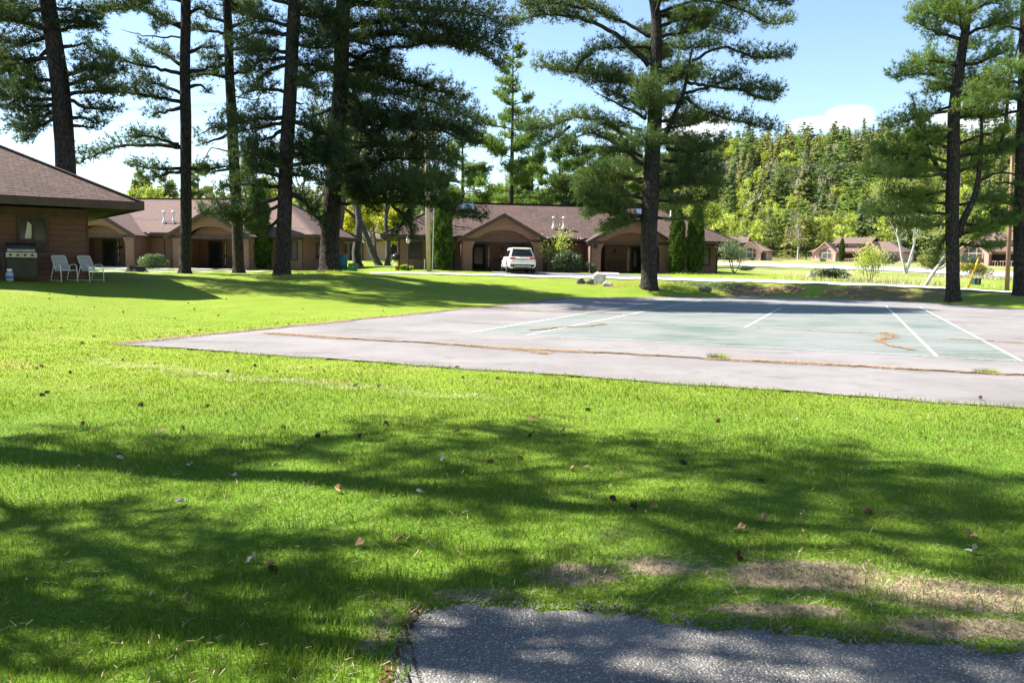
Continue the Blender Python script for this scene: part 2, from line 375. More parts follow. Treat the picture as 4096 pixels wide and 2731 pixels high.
M['line'] = mat('worn_white_line', (.66, .67, .68), .7, (.3, .31, .31), 14, lo=.5, hi=.75, coord='World')
def asphalt():
    t = NT('aggregate_asphalt'); v = t.pos()
    vo = t.node('TexVoronoi', Scale=85.0); t.l.new(v, vo.inputs['Vector'])
    sep = t.n.new('ShaderNodeSeparateColor'); t.l.new(vo.outputs['Color'], sep.inputs[0])
    big = t.noise(v, 1.6, 4); base = t.mix(t.step(big, .35, .65), (.11, .105, .1), (.18, .168, .155))
    st = t.math('MULTIPLY', t.math('GREATER_THAN', sep.outputs[0], .72), t.math('LESS_THAN', vo.outputs['Distance'], .42))
    scol = t.mix(sep.outputs[1], (.22, .2, .18), (.62, .6, .57))
    base = t.mix(st, base, scol)
    vo2 = t.node('TexVoronoi', Scale=210.0); t.l.new(v, vo2.inputs['Vector']); s2 = t.n.new('ShaderNodeSeparateColor'); t.l.new(vo2.outputs['Color'], s2.inputs[0])
    base = t.mix(t.math('MULTIPLY', t.math('GREATER_THAN', s2.outputs[0], .8), .7), base, (.34, .32, .3))
    t.set(t.b.inputs['Base Color'], base); t.b.inputs['Roughness'].default_value = .85
    t.bump(t.math('ADD', t.math('MULTIPLY', vo.outputs['Distance'], -1.0), t.noise(v, 60, 4)), .9, .008); return t.m
M['asphalt'] = asphalt()
M['concrete'] = mat('pale_concrete', (.42, .40, .38), .85, (.5, .48, .45), 1.2, coord='World', bump=.15, bscale=40)
M['road'] = mat('pale_road_asphalt', (.38, .375, .385), .8, (.45, .44, .445), .4, coord='World')
M['parking'] = mat('grey_parking_asphalt', (.12, .12, .13), .8, (.16, .16, .17), .9, coord='World', bump=.1, bscale=60)
def siding(name, c1, c2, period=.19):
    t = NT(name); g = t.n.new('ShaderNodeNewGeometry'); sp_ = t.n.new('ShaderNodeSeparateXYZ'); t.l.new(g.outputs['Position'], sp_.inputs[0])
    fr = t.math('FRACT', t.math('DIVIDE', sp_.outputs[2], period)); v = t.pos((1, 1, 6))
    col = t.ramp(t.noise(v, 2.2, 5), c1, c2, .3, .7)
    col = t.mix(t.math('LESS_THAN', fr, .07), col, tuple(x * .6 for x in c1))
    t.set(t.b.inputs['Base Color'], col); t.b.inputs['Roughness'].default_value = .8; t.b.inputs['Specular IOR Level'].default_value = .2
    t.bump(fr, .6, .02); return t.m
M['siding'] = siding('brown_wood_siding', (.205, .115, .09), (.262, .15, .12))
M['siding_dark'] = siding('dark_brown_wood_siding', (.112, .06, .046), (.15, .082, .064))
M['siding_pink'] = siding('pink_brown_siding', (.58, .36, .29), (.64, .41, .34), .25)
M['trim'] = mat('dark_brown_trim', (.055, .035, .03), .7, (.08, .052, .045), 3, bump=.1)
def shingles(name, c1, c2, cd, bw=.34, bh=.19):
    t = NT(name); uv = t.n.new('ShaderNodeUVMap'); uv.uv_map = 'uv'
    br = t.n.new('ShaderNodeTexBrick'); br.inputs['Scale'].default_value = 1; br.inputs['Brick Width'].default_value = bw; br.inputs['Row Height'].default_value = bh
    br.inputs['Mortar Size'].default_value = .012; br.inputs['Bias'].default_value = 0; br.offset = .5; br.inputs['Mortar Smooth'].default_value = .1
    br.inputs['Color1'].default_value = (*c1, 1); br.inputs['Color2'].default_value = (*c2, 1); br.inputs['Mortar'].default_value = (*cd, 1)
    t.l.new(uv.outputs[0], br.inputs['Vector'])
    sp_ = t.n.new('ShaderNodeSeparateXYZ'); t.l.new(uv.outputs[0], sp_.inputs[0])
    fr = t.math('FRACT', t.math('DIVIDE', sp_.outputs[1], bh))
    nn = t.noise(uv.outputs[0], 5.0, 5); n2 = t.noise(uv.outputs[0], .5, 4)
    dash = t.math('MULTIPLY', t.math('LESS_THAN', fr, .3), t.math('GREATER_THAN', t.noise(t.pos((1, 1, 1), 'UV'), 3.6, 1), .47))
    col = t.mix(t.math('MULTIPLY', dash, .95), br.outputs['Color'], cd)
    col = t.mix(t.math('MULTIPLY', t.step(nn, .4, .75), .35), col, tuple(min(1, x * 1.5) for x in c2)); col = t.mix(t.math('MULTIPLY', t.step(n2, .4, .7), .25), col, cd)
    t.set(t.b.inputs['Base Color'], col); t.b.inputs['Roughness'].default_value = .9; t.b.inputs['Specular IOR Level'].default_value = .2
    t.bump(t.math('ADD', fr, t.math('MULTIPLY', nn, .5)), .6, .012); return t.m
M['shingle'] = shingles('brown_shingles', (.108, .069, .058), (.13, .086, .073), (.028, .019, .017))
M['shingle_far'] = shingles('brown_shingles_far', (.175, .12, .112), (.195, .135, .128), (.14, .1, .094))
M['shingle_mauve'] = shingles('mauve_shingles', (.14, .093, .08), (.16, .108, .093), (.115, .079, .07))
M['glass'] = mat('dark_window_glass', (.02, .024, .026), .12, spec=.28)
M['glass_far'] = mat('window_glass', (.06, .08, .085), .15, spec=.6)
M['skylight'] = mat('skylight_glass', (.1, .14, .2), .12, spec=.9, metal=.3)
M['white'] = mat('white_paint', (.8, .8, .78), .5)
M['galv'] = mat('galvanised_metal', (.66, .68, .7), .4, (.75, .77, .78), 5, metal=.2)
M['black'] = mat('black_enamel', (.018, .018, .02), .35, (.03, .03, .032), 6)
M['dark'] = mat('dark_interior', (.03, .024, .022), .9)
M['steel'] = mat('brushed_steel', (.3, .3, .3), .4, (.38, .38, .38), 4, (1, 30, 1), metal=.7)
M['curtain'] = mat('pale_curtain', (.5, .46, .42), .9, (.6, .56, .52), 4)

# ------------------------------------------------------------------ ground
def bare_field(x, y):
    b = np.zeros_like(x)
    for bx_, by_, sx, sy, a in ((.35, 4.15, .32, .2, .9), (.9, 4.3, .4, .22, .85), (.6, 4.75, .22, .12, .5), (1.55, 4.2, .6, .28, .95), (2.4, 4.0, .8, .3, 1), (3.2, 3.9, .8, .35, 1), (1.2, 3.75, .5, .12, .8), (2.2, 3.6, .7, .14, .9), (3.4, 3.5, .8, .16, .9),
            (-.55, 3.5, .14, .5, .6), (-.1, 3.9, .4, .08, .7), (-1.2, 4.9, .25, .12, .4), (-1.0, 6.8, .3, .15, .4), (2.6, 5.4, .4, .15, .45), (-.2, 11.2, .9, .18, .6), (1.0, 10.6, .6, .2, .5), (-8.5, 15.2, 1.6, .25, .35), (-3.2, 7.5, .3, .14, .4)):
        b = np.maximum(b, a * np.exp(-((x - bx_) / sx) ** 2 - ((y - by_) / sy) ** 2))
    d = slab_d(x, y); b = np.maximum(b, .3 * np.exp(-(np.maximum(d, 0) / .22) ** 2) * (d < 1))
    return b
def litter_field(x, y):
    l = np.zeros_like(x)
    for lx, ly, sx, sy, a in ((2, 50, 5, 2.0, .5), (9, 50.0, 6, 1.8, .6), (14, 47.9, 4, 1.5, .85), (19.5, 46.6, 3.5, 1.6, .8), (23, 45.5, 5, 2.2, .7), (22, 45, 5, 3, .7), (5, 46, 2.2, 1.2, .6), (27, 42, 6, 3, .5), (20, 49, 9, 1.2, .5), (-10.6, 37.4, 1.6, .9, .8), (-8.7, 39.5, 1.2, .8, .6), (30, 38, 5, 3, .6)):
        l = np.maximum(l, a * np.exp(-((x - lx) / sx) ** 2 - ((y - ly) / sy) ** 2))
    d = slab_d(x, y); l = np.maximum(l, .8 * np.exp(-(np.maximum(d, 0) / .5) ** 2) * (d < 3) * (y > 15))
    return l
def build_ground():
    ys = [-14.0]; y = -14.0
    while y < 900:
        y += max(.09, .0135 * (abs(y) + 2)) if y > 1 else .6
        ys.append(y)
    ys = np.array(ys); ss = np.linspace(-1, 1, 331); ss = np.sign(ss) * np.abs(ss) ** 1.35
    X = ss[None, :] * (10 + 1.35 * np.maximum(ys, 0))[:, None]; Y = np.repeat(ys[:, None], len(ss), 1)
    Z = zt(X, Y); n, m = X.shape
    V = np.stack([X, Y, Z], -1).reshape(-1, 3)
    i = np.arange(n - 1)[:, None] * m + np.arange(m - 1)[None, :]
    F = np.stack([i, i + 1, i + m + 1, i + m], -1).reshape(-1, 4)
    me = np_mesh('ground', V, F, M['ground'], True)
    for nm, val in (('wood', sstep(232, 262, np.hypot(V[:, 0], V[:, 1]))), ('bare', bare_field(V[:, 0], V[:, 1])), ('litter', litter_field(V[:, 0], V[:, 1])), ('field', sstep(50, 75, V[:, 1]) * sstep(14, 26, V[:, 0]) * .75 + sstep(100, 200, V[:, 1]) * .3)):
        a = me.attributes.new(nm, 'FLOAT', 'POINT'); a.data.foreach_set('value', np.clip(val, 0, 1).astype(np.float32))
    tag(link('ground', me), kind='structure')
build_ground()

def sheet(name, outline_fn, s0, s1, t0, t1, ns, nt_, z, mt, kind='structure', edge=0.0):
    S = np.linspace(s0, s1, ns); T = np.linspace(t0, t1, nt_); V = []
    for t in T:
        for s in S: V.append(outline_fn(s, t))
    V = np.array(V, float)
    i = np.arange(nt_ - 1)[:, None] * ns + np.arange(ns - 1)[None, :]
    F = np.stack([i, i + 1, i + ns + 1, i + ns], -1).reshape(-1, 4)
    o = link(name, np_mesh(name, V, F, mt)); return tag(o, kind=kind)
# the old court: a pinkish asphalt slab with a faded green court painted on it
def slab_pt(s, f):
    tmax = float(np.interp(s, [-4.35, 2.9, 10.6, 15.4], [21.5, 30.6, 31.4, 24.5])); t = SL[2] + (tmax - SL[2]) * f
    ws = s + (.09 * math.sin(t * 1.7) + .05 * math.sin(t * 5.3) + .03 * math.sin(t * 11)) * (1 if s <= SL[0] + .01 or s >= SL[1] - .01 else 0)
    wt = t + (.06 * math.sin(s * 1.9) + .035 * math.sin(s * 6.1)) * (1 if f < .001 else (2 if f > .999 else 0))
    return court(ws, wt, .012)
sheet('court_slab', slab_pt, SL[0], SL[1], 0, 1, 80, 140, .012, M['slab'])
sheet('court_surface', lambda s, t: court(s, t, .016), 0, 10.97, 0, 23.77, 8, 8, .016, M['court_green'])
ml = MB()
def line(s0, t0, s1, t1, wd=.055):
    a = np.array(court(s0, t0)[:2]); b = np.array(court(s1, t1)[:2]); d = (b - a) / np.linalg.norm(b - a); nrm = np.array([-d[1], d[0]]) * wd / 2
    ml.quad((*(a - nrm), .0205), (*(b - nrm), .0205), (*(b + nrm), .0205), (*(a + nrm), .0205))
for s in (0, 1.37, 9.6, 10.97): line(s, .06, s, 23.7)
line(5.485, 5.6, 5.485, 18.1); line(1.42, 5.485, 9.55, 5.485, .03); line(1.42, 18.28, 9.55, 18.28); line(-.03, 0, 11.0, 0, .045); line(-.03, 23.77, 11.0, 23.77)
tag(ml.build('court_lines', M['line']), kind='structure')
# foreground patch of driveway asphalt
def drive():
    top = [(-.44, 3.02), (-.45, 3.35), (-.42, 3.58), (-.36, 3.70), (-.24, 3.765), (.12, 3.77), (.5, 3.68), (.97, 3.565), (1.5, 3.47), (2.19, 3.38), (3.2, 3.25), (5, 3.0), (9, 2.5)]
    m = 140; xs = []
    cum = np.cumsum([0] + [math.dist(top[i], top[i + 1]) for i in range(len(top) - 1)])
    q = np.concatenate([np.linspace(0, 3.5, 110), np.linspace(3.6, cum[-1], 30)])
    ex = np.interp(q, cum, [p[0] for p in top]); ey = np.interp(q, cum, [p[1] for p in top])
    jit = rng.normal(0, .012, m) + .022 * np.sin(q * 9) + .014 * np.sin(q * 23 + 1)
    ex += jit * .6; ey += jit
    rows = []; L = [0, .004, .02, .05, .12, .3, .6, 1.2, 3, 9]
    cx, cy = 2.0, -6.0
    for k, l_ in enumerate(L):
        f = l_ / 9.6; z = (-.03, .0, .003, .006, .008, .008, .008, .008, .008, .008)[k]
        rows.append(np.stack([ex + (cx - ex) * f * (1 if l_ > .2 else 1), ey + (cy - ey) * f, np.full(m, z)], -1))
    V = np.array(rows); V[4:, :, 2] += .006 * np.sin(V[4:, :, 0] * 3.1) * np.sin(V[4:, :, 1] * 2.7)
    n = len(L); i = np.arange(n - 1)[:, None] * m + np.arange(m - 1)[None, :]
    F = np.stack([i, i + 1, i + m + 1, i + m], -1).reshape(-1, 4)
    tag(link('driveway', np_mesh('driveway', V.reshape(-1, 3), F, M['asphalt'], True)), kind='structure')
    return np.stack([ex, ey], -1)
DRIVE = drive()
def in_drive(x, y):
    o = np.argsort(DRIVE[8:, 0]); ye = np.interp(x, DRIVE[8:, 0][o], DRIVE[8:, 1][o])
    ye = ye - .045 * np.clip(np.sin(x * 17) + np.sin(x * 41 + 1) + .6, 0, 2); return (x > -.43 + .05 * np.clip(np.sin(y * 23) + .4, 0, 1)) & (y < ye + .01) & ((x > -.36) | (y < 3.7 + (x + .36)*1.3))
# paths and roads laid on the terrain as strips
def strip(name, front, back, mt, lift=.03, sub=14, kind='structure'):
    f = np.array([tuple(p) for p in front]); b = np.array([tuple(p) for p in back]); n = len(f)
    q = np.linspace(0, n - 1, (n - 1) * sub + 1); rows = []
    def res(a): return np.stack([np.interp(q, np.arange(n), a[:, k]) for k in range(2)], -1)
    f, b = res(f), res(b)
    for k in np.linspace(0, 1, 7): rows.append(f * (1 - k) + b * k)
    V2 = np.array(rows); Z = zt(V2[..., 0], V2[..., 1]) + lift; V = np.concatenate([V2, Z[..., None]], -1)
    r, m = Z.shape; i = np.arange(r - 1)[:, None] * m + np.arange(m - 1)[None, :]
    F = np.stack([i, i + 1, i + m + 1, i + m], -1).reshape(-1, 4)
    return tag(link(name, np_mesh(name, V.reshape(-1, 3), F, mt, True)), kind=kind)
strip('access_drive', [P(1480, 1096, 53), P(2200, 1112, 52), P(2600, 1120, 51), P(3000, 1128, 50), P(3500, 1145, 47.5), P(4050, 1175, 44.5), P(4500, 1200, 42)],
      [P(1480, 1090, 56), P(2200, 1104, 55), P(2600, 1112, 54), P(3000, 1120, 53), P(3500, 1138, 50), P(4050, 1168, 47), P(4500, 1195, 45)], M['concrete'], .05)
strip('front_path', [(-50, 50.0), (-28, 50.0), (-20, 50), (-12.0, 50.5)], [(-50, 51.2), (-28, 51.2), (-20, 51.2), (-12, 51.6)], M['concrete'], .05)
strip('parking_bay', [P(1975, 1100, 55.4), P(2200, 1103, 55.3), P(2500, 1110, 54.6), P(2700, 1115, 54.1)], [P(1965, 1090, 60), P(2200, 1096, 60), P(2420, 1100, 60), P(2680, 1113, 56)], M['parking'], .045)
strip('porch_walk', [P(2400, 1104, 58.5), P(2480, 1104, 58.5)], [P(2400, 1086, 63), P(2470, 1086, 63)], M['concrete'], .05)
strip('parking_lot', [(-46, 53.2), (-28, 53.4), (-12.6, 53.8)], [(-46, 55), (-28, 55), (-12.6, 55.2)], M['parking'], .04)
strip('side_path', [(-32, 58.6), (-24, 58.6), (-19, 58.4)], [(-32, 59.8), (-24, 59.8), (-19, 59.6)], M['concrete'], .05)
strip('rear_path', [(-15.5, 66), (-10, 68), (-6, 72)], [(-15.5, 67.5), (-10, 70), (-6, 74)], M['concrete'], .05)
rf = [P(2500, 1058, 108), P(2880, 1062, 105), P(3300, 1078, 90), P(3600, 1090, 80), P(3900, 1107, 70), P(4300, 1130, 60)]
rb = [P(2500, 1045, 150), P(2880, 1049, 145), P(3300, 1059, 125), P(3600, 1070, 110), P(3900, 1083, 97), P(4300, 1100, 85)]
strip('road', rf, rb, M['road'], .06)

# ------------------------------------------------------------------ buildings
class Pieces:
    """boxes that each become a mesh of their own"""
    def __init__(s): s.q = []
    def bx(s, a, b): s.q.append((a, b)); return s
    def build(s, name, mt, root):
        for a, b in s.q: MB().bx(a, b).build(name, mt, root)
class Frame:
    """local frame of a building: s along the front, t inwards, z up from its floor"""
    def __init__(f, o, ang, z0):
        f.u = Vector((math.cos(ang), math.sin(ang), 0)); f.n = Vector((-f.u.y, f.u.x, 0)); f.o = Vector((o[0], o[1], z0)); f.ang = ang
    def s_at(f, x, y, t=0.0):
        h = plane_hit(x, y, f.o + f.n * t, f.n) - f.o; return h.dot(f.u), h.z
def roof_faces(s0, s1, t0, t1, ze, pitch, hip0=True, hip1=True):
    """hip roof: faces + uv (metres)"""
    hd = (t1 - t0) / 2; zr = ze + hd * pitch; r0 = s0 + (hd if hip0 else 0); r1 = s1 - (hd if hip1 else 0); tm = (t0 + t1) / 2
    sl = math.hypot(1, pitch)
    v = [(s0, t0, ze), (s1, t0, ze), (s1, t1, ze), (s0, t1, ze), (r0, tm, zr), (r1, tm, zr)]
    F = [(0, 1, 5, 4), (2, 3, 4, 5)]
    UV = [[(s0, 0), (s1, 0), (r1, hd * sl), (r0, hd * sl)], [(-s1, 0), (-s0, 0), (-r0, hd * sl), (-r1, hd * sl)]]
    F.append((3, 0, 4)); UV.append([(-t1, 0), (-t0, 0), (-tm, hd * sl if hip0 else 0)])
    F.append((1, 2, 5)); UV.append([(t0, 0), (t1, 0), (tm, hd * sl if hip1 else 0)])
    return v, F, UV, zr
def hip_roof(root, s0, s1, t0, t1, ze, pitch, mt, fascia=.26, hip0=True, hip1=True):
    v, F, UV, zr = roof_faces(s0, s1, t0, t1, ze, pitch, hip0, hip1)
    mb = MB(); mb.add(v, F, uv=UV); ro = mb.build('roof', mt, root)
    fb = MB(); h = fascia; e = .05; z1 = ze + .015
    fb.bx((s0 - e, t0 - e, z1 - h), (s1 + e, t0, z1)); fb.bx((s0 - e, t1, z1 - h), (s1 + e, t1 + e, z1))
    fb.bx((s0 - e, t0 + .002, z1 - h), (s0, t1 - .002, z1)); fb.bx((s1, t0 + .002, z1 - h), (s1 + e, t1 - .002, z1))
    fb.build('fascia', M['trim'], root)
    sb = MB(); sb.bx((s0 + .004, t0 + .004, z1 - h + .05), (s1 - .004, t1 - .004, z1 - h + .08)); sb.build('soffit', M['dark'], root)
    rc = MB(); hd = (t1 - t0) / 2; tm = (t0 + t1) / 2
    rc.bar((s0 + (hd if hip0 else 0), tm, zr + .02), (s1 - (hd if hip1 else 0), tm, zr + .02), .3, .06)
    if hip0:
        for q in (t0, t1): rc.bar((s0, q, ze + .02), (s0 + hd, tm, zr + .02), .22, .04)
    if hip1:
        for q in (t0, t1): rc.bar((s1, q, ze + .02), (s1 - hd, tm, zr + .02), .22, .04)
    rc.build('ridge_cap', mt, ro)
    return ro, zr
def window(root, s0, s1, z0, z1, t, panes=2, face=1, curtain=False, fr=.09, mt=None):
    """framed window standing proud of a wall at depth t (outside is -t)"""
    f = MB(); y0, y1 = t - .07, t + .03
    f.bx((s0 - fr, y0, z1), (s1 + fr, y1, z1 + fr)); f.bx((s0 - fr, y0, z0 - fr * 1.6), (s1 + fr, y1, z0)); f.bx((s0 - fr, y0, z0), (s0, y1, z1)); f.bx((s1, y0, z0), (s1 + fr, y1, z1))
    for k in range(1, panes):
        x = s0 + (s1 - s0) * k / panes; f.bx((x - .035, y0 + .01, z0), (x + .035, y1, z1))
    w_ = f.build('window', M['trim'], root)
    MB().bx((s0, t - .025, z0), (s1, t - .01, z1)).build('pane', mt or M['glass'], w_)
    if curtain:
        c = MB(); 
        c.add([(s0 + .12, t - .035, z0 + .03), (s0 + .3, t - .035, z0 + .03), (s0 + .42, t - .035, z0 + .55), (s0 + .36, t - .035, z1 - .25), (s0 + .22, t - .035, z0 + .6)], [(0, 1, 2, 3, 4)])
        c.build('curtain', M['curtain'], w_)
    return w_
def door(root, s0, s1, z1, t, glass=True):
    d = MB().bx((s0, t - .05, .02), (s1, t, z1)).build('door', M['dark'], root)
    f = MB(); f.bx((s0 - .1, t - .09, 0), (s0, t + .01, z1 + .1)); f.bx((s1, t - .09, 0), (s1 + .1, t + .01, z1 + .1)); f.bx((s0, t - .09, z1), (s1, t + .01, z1 + .1)); f.build('door_frame', M['trim'], d)
    if glass: MB().bx((s0 + .16, t - .062, .55), (s1 - .16, t - .052, z1 - .18)).build('pane', M['glass'], d)
    MB().tube([(s1 - .09, t - .05, .98), (s1 - .09, t - .11, .98), (s1 - .2, t - .11, .98)], .014, 6).build('handle', M['steel'], d)
    return d
def porch_gable(root, a, wd, r, ze, za, arch_top, spring, t_face, t_back, roof_mt, t_roof, mirror=1, lamp=None, rail=True, second_door=True):
    # arched front panel
    pts = [(-wd, -.4), (-r, -.4), (-r, spring)]
    for k in range(1, 24):
        th = math.pi - math.pi * k / 24; pts.append((r * math.cos(th), spring + (arch_top - spring) * math.sin(th)))
    pts += [(r, spring), (r, -.4), (wd, -.4), (wd, ze - .12), (0, za - .2), (-wd, ze - .12)]
    mb = MB(); mb.prism(pts, lambda x, z, d: (a + x, t_face + d, z), .22); mb.build('arch_wall', M['siding'], root, tri=True)
    # return walls of the recess, back wall and porch slab
    rb = MB(); rb.bx((a - wd, t_face + .222, -.4), (a - wd + .2, t_back, ze - .15)); rb.bx((a + wd - .2, t_face + .222, -.4), (a + wd, t_back, ze - .15))
    rb.bx((a - wd, t_back + .002, -.4), (a + wd, t_back + .2, ze - .02)); rb.build('porch_wall', M['siding'], root)
    MB().bx((a - wd + .2, t_face + .01, -.4), (a + wd - .2, t_back, .03)).build('porch_floor', M['concrete'], root)
    pts = [(-r - .12, ze - .3), (r + .12, ze - .3)] + [((r + .12) * math.cos(math.pi * k / 20), spring + (arch_top + .1 - spring) * math.sin(math.pi * k / 20)) for k in range(21) if spring + (arch_top + .1 - spring) * math.sin(math.pi * k / 20) > ze - .29]
    MB().prism(pts, lambda x, z, d: (a + x, t_face + .95 + d, z), .1).build('transom_panel', M['siding'], root, tri=True)
    # beam across the arch and edge boards
    bb = MB(); bb.bx((a - wd - .03, t_face - .045, ze - .36), (a + wd + .03, t_face - .002, ze - .16)); bb.bx((a - r, t_face + .8, ze - .38), (a + r, t_face + .93, ze - .2))
    bb.bx((a - wd - .02, t_face - .035, -.3), (a - wd + .1, t_face - .002, ze - .362)); bb.bx((a + wd - .1, t_face - .035, -.3), (a + wd + .02, t_face - .002, ze - .362)); bb.build('beam', M['trim'], root)
    # gable roof
    e = .32; sl = (za - ze) / wd; ex = wd + e; zz = ze - e * sl; L = math.hypot(ex, za - zz)
    g = MB()
    for sg in (-1, 1):
        g.add([(a + sg * ex, t_face - .38, zz), (a, t_face - .38, za), (a, t_roof, za), (a + sg * ex, t_roof, zz)], [(0, 1, 2, 3)], uv=[[(0, 0), (0, L), (t_roof - t_face, L), (t_roof - t_face, 0)]])
    g.build('porch_roof', roof_mt, root)
    fb = MB(); hh = .3
    for sg in (-1, 1):
        fb.prism([(sg * (ex + .02), zz - .01), (0, za + .01), (0, za - hh), (sg * (ex + .02), zz - hh)], lambda x, z, d: (a + x, t_face - .42 + d, z), .06)
        fb.prism([(sg * ex, zz - .02), (0, za - .02), (0, za - .12), (sg * ex, zz - .12)], lambda x, z, d: (a + x, t_face - .355 + d, z), .36)
    fb.build('rake_board', M['trim'], root)
    # doors in the recess
    x0 = -r + .25 if mirror > 0 else r - 1.2
    door(root, a + x0, a + x0 + .98, 2.02, t_back)
    sx = a + x0 + (1.2 if mirror > 0 else -.42)
    sd = MB().bx((sx, t_back - .03, .15), (sx + .2, t_back - .012, 2.0)).build('sidelight', M['glass'], root)
    MB().bx((sx + .06, t_back - .045, .3), (sx + .14, t_back - .034, .95)).bx((sx + .06, t_back - .045, 1.05), (sx + .14, t_back - .034, 1.95)).build('pane', M['curtain'], sd)
    if second_door:
        door(root, a + (r - 1.15 if mirror > 0 else -r + .12), a + (r - .2 if mirror > 0 else -r + 1.07), 2.0, t_back, False)
    if rail:
        q = MB(); c0, c1 = a - .35 * mirror, a + 1.0 * mirror; c0, c1 = min(c0, c1), max(c0, c1)
        q.bx((c0, t_back - .9, .88), (c1, t_back - .84, .94)); 
        for k in range(9): q.bx((c0 + (c1 - c0) * k / 8 - .015, t_back - .885, .05), (c0 + (c1 - c0) * k / 8 + .015, t_back - .855, .88))
        q.bx((c0, t_back - .9, .12), (c1, t_back - .84, .17)); q.build('railing', M['trim'], root)
    lx = a + .35 * mirror
    if lamp == 'lit':
        m_ = mat('porch_lamp_glow', (1, .75, .4), .5, emit=((1, .62, .25), 9.0))
        MB().lathe([(0, -.1), (.07, -.07), (.1, 0), (.07, .07), (0, .1)], (lx, t_back - .14, 1.78)).build('lamp', m_, root)
    elif lamp:
        q = MB().lathe([(.05, -.12), (.06, .1), (.02, .16)], (lx, t_back - .1, 1.75), 8); q.bx((lx - .05, t_back - .06, 1.6), (lx + .05, t_back, 1.95)); q.build('lamp', M['white'] if lamp == 'white' else M['black'], root)
def vents(root, s, t, z, h=.95):
    for ds in (0, .78):
        q = MB(); q.lathe([(.13, -.15), (.13, .18), (.06, .26), (.06, h - .2), (.12, h - .17), (.13, h - .05), (.06, h)], (s + ds, t, z), 12); q.build('vent_pipe', M['galv'], root)
def skylight(root, s, t, z, pitch, w_=.95, l_=.85):
    a = math.atan(pitch); Mx = Matrix.Rotation(a, 3, 'X'); q = MB(); q.box((s, t, z + .1), (w_, l_, .22), M=Mx); f = q.build('skylight', M['trim'], root)
    q = MB(); o = Mx @ Vector((0, 0, .115)); q.box(Vector((s, t, z + .1)) + o, (w_ - .12, l_ - .12, .02), M=Mx); q.build('pane', M['skylight'], f)
def gutter_heads(root, spots):
    for s, t, z in spots:
        MB().bx((s - .12, t - .08, z - .06), (s + .12, t + .1, z + .05)).build('gutter_end', M['white'], root)

def facade_len(fr, x0, x1, y=1000): return fr.s_at(x0, y)[0], fr.s_at(x1, y)[0]
# --- the brown lodge with the parked car in front
f = Frame(P(2000, 1087, 63.4)[:2], math.atan2(.126, .992), 1.0)
s0, s1 = facade_len(f, 1593, 2872); g1 = f.s_at(2007, 900, -.6)[0]; g2 = f.s_at(2508, 900, -.6)[0]
lodge = empty('lodge', f.o, f.ang, 'long brown lodge of two arched gable porches behind the white car', 'building')
PITCH_R = .55; EZ = 2.62
wb = MB(); q = 3.1
for a, b in ((s0, g1 - q), (g1 + q, g2 - q), (g2 + q, s1)): wb.bx((a, 0, -.6), (b, .22, EZ - .1))
wb.bx((s0, .222, -.6), (s0 + .2, 8.6, EZ - .1)); wb.bx((s1 - .2, .222, -.6), (s1, 8.6, EZ - .1)); wb.bx((s0 + .2, 8.4, -.6), (s1 - .2, 8.6, EZ - .1)); wb.build('wall', M['siding'], lodge)
OV = .78
_, zr = hip_roof(lodge, s0 - 1.25, s1 + 1.35, -OV, 8.6 + OV, EZ, PITCH_R, M['shingle'])
porch_gable(lodge, g1, q, 2.28, 2.56, 4.28, 3.1, 1.55, -1.9, 1.6, M['shingle'], 2.35, 1, 'dark', True)
porch_gable(lodge, g2, q, 2.28, 2.56, 4.28, 3.1, 1.55, -1.9, 1.6, M['shingle'], 2.35, -1, 'dark', True)
sz = lambda x, y, t=0: f.s_at(x, y, t)
a, b = sz(1640, 1000)[0], sz(1684, 1000)[0]; window(lodge, a, b, .98, 2.05, 0, 2)
a, b = sz(2794, 1000)[0], sz(2838, 1000)[0]; window(lodge, a, b, .85, 2.05, 0, 2)
rz = lambda t: EZ + (t + OV) * PITCH_R
vents(lodge, sz(2219, 905, 0)[0], .55, rz(.55)); 
a = sz(1865, 812, 3.5)[0]; skylight(lodge, a, 3.35, rz(3.35), PITCH_R, 1.25, 1.2)
a = sz(2560, 825, 3.5)[0]; skylight(lodge, a, 3.2, rz(3.2), PITCH_R, 1.0, 1.1)
a = sz(2689, 850, 2.0)[0]; vents_pos = a
MB().lathe([(.16, -.1), (.16, .06), (.05, .1), (.05, .75)], (a, 2.4, rz(2.4)), 10).build('vent_pipe', M['galv'], lodge)
gutter_heads(lodge, [(g1 - 3.55, -OV - .09, EZ), (g1 + 3.55, -OV - .09, EZ), (g2 - 3.55, -OV - .09, EZ), (g2 + 3.55, -OV - .05, EZ)])
tb = Pieces()
for s in (s0, s1 - .12, g1 - q - .5, g1 + q + .4, g2 + q + .5): tb.bx((s, -.03, -.3), (s + .12, -.002, EZ - .3))
tb.bx((s0, -.035, EZ - .34), (g1 - q, -.004, EZ - .12)); tb.bx((g1 + q + .02, -.035, EZ - .34), (g2 - q - .02, -.004, EZ - .12)); tb.bx((g2 + q + .02, -.035, EZ - .34), (s1, -.004, EZ - .12)); tb.build('trim_board', M['trim'], lodge)
MB().lathe([(.0, 0), (.17, 0), (.17, .04), (0, .05)], (g2 - 2.72, -1.91, 2.0), 12, Matrix.Rotation(R(90), 3, 'X')).build('wall_vent', M['trim'], lodge)

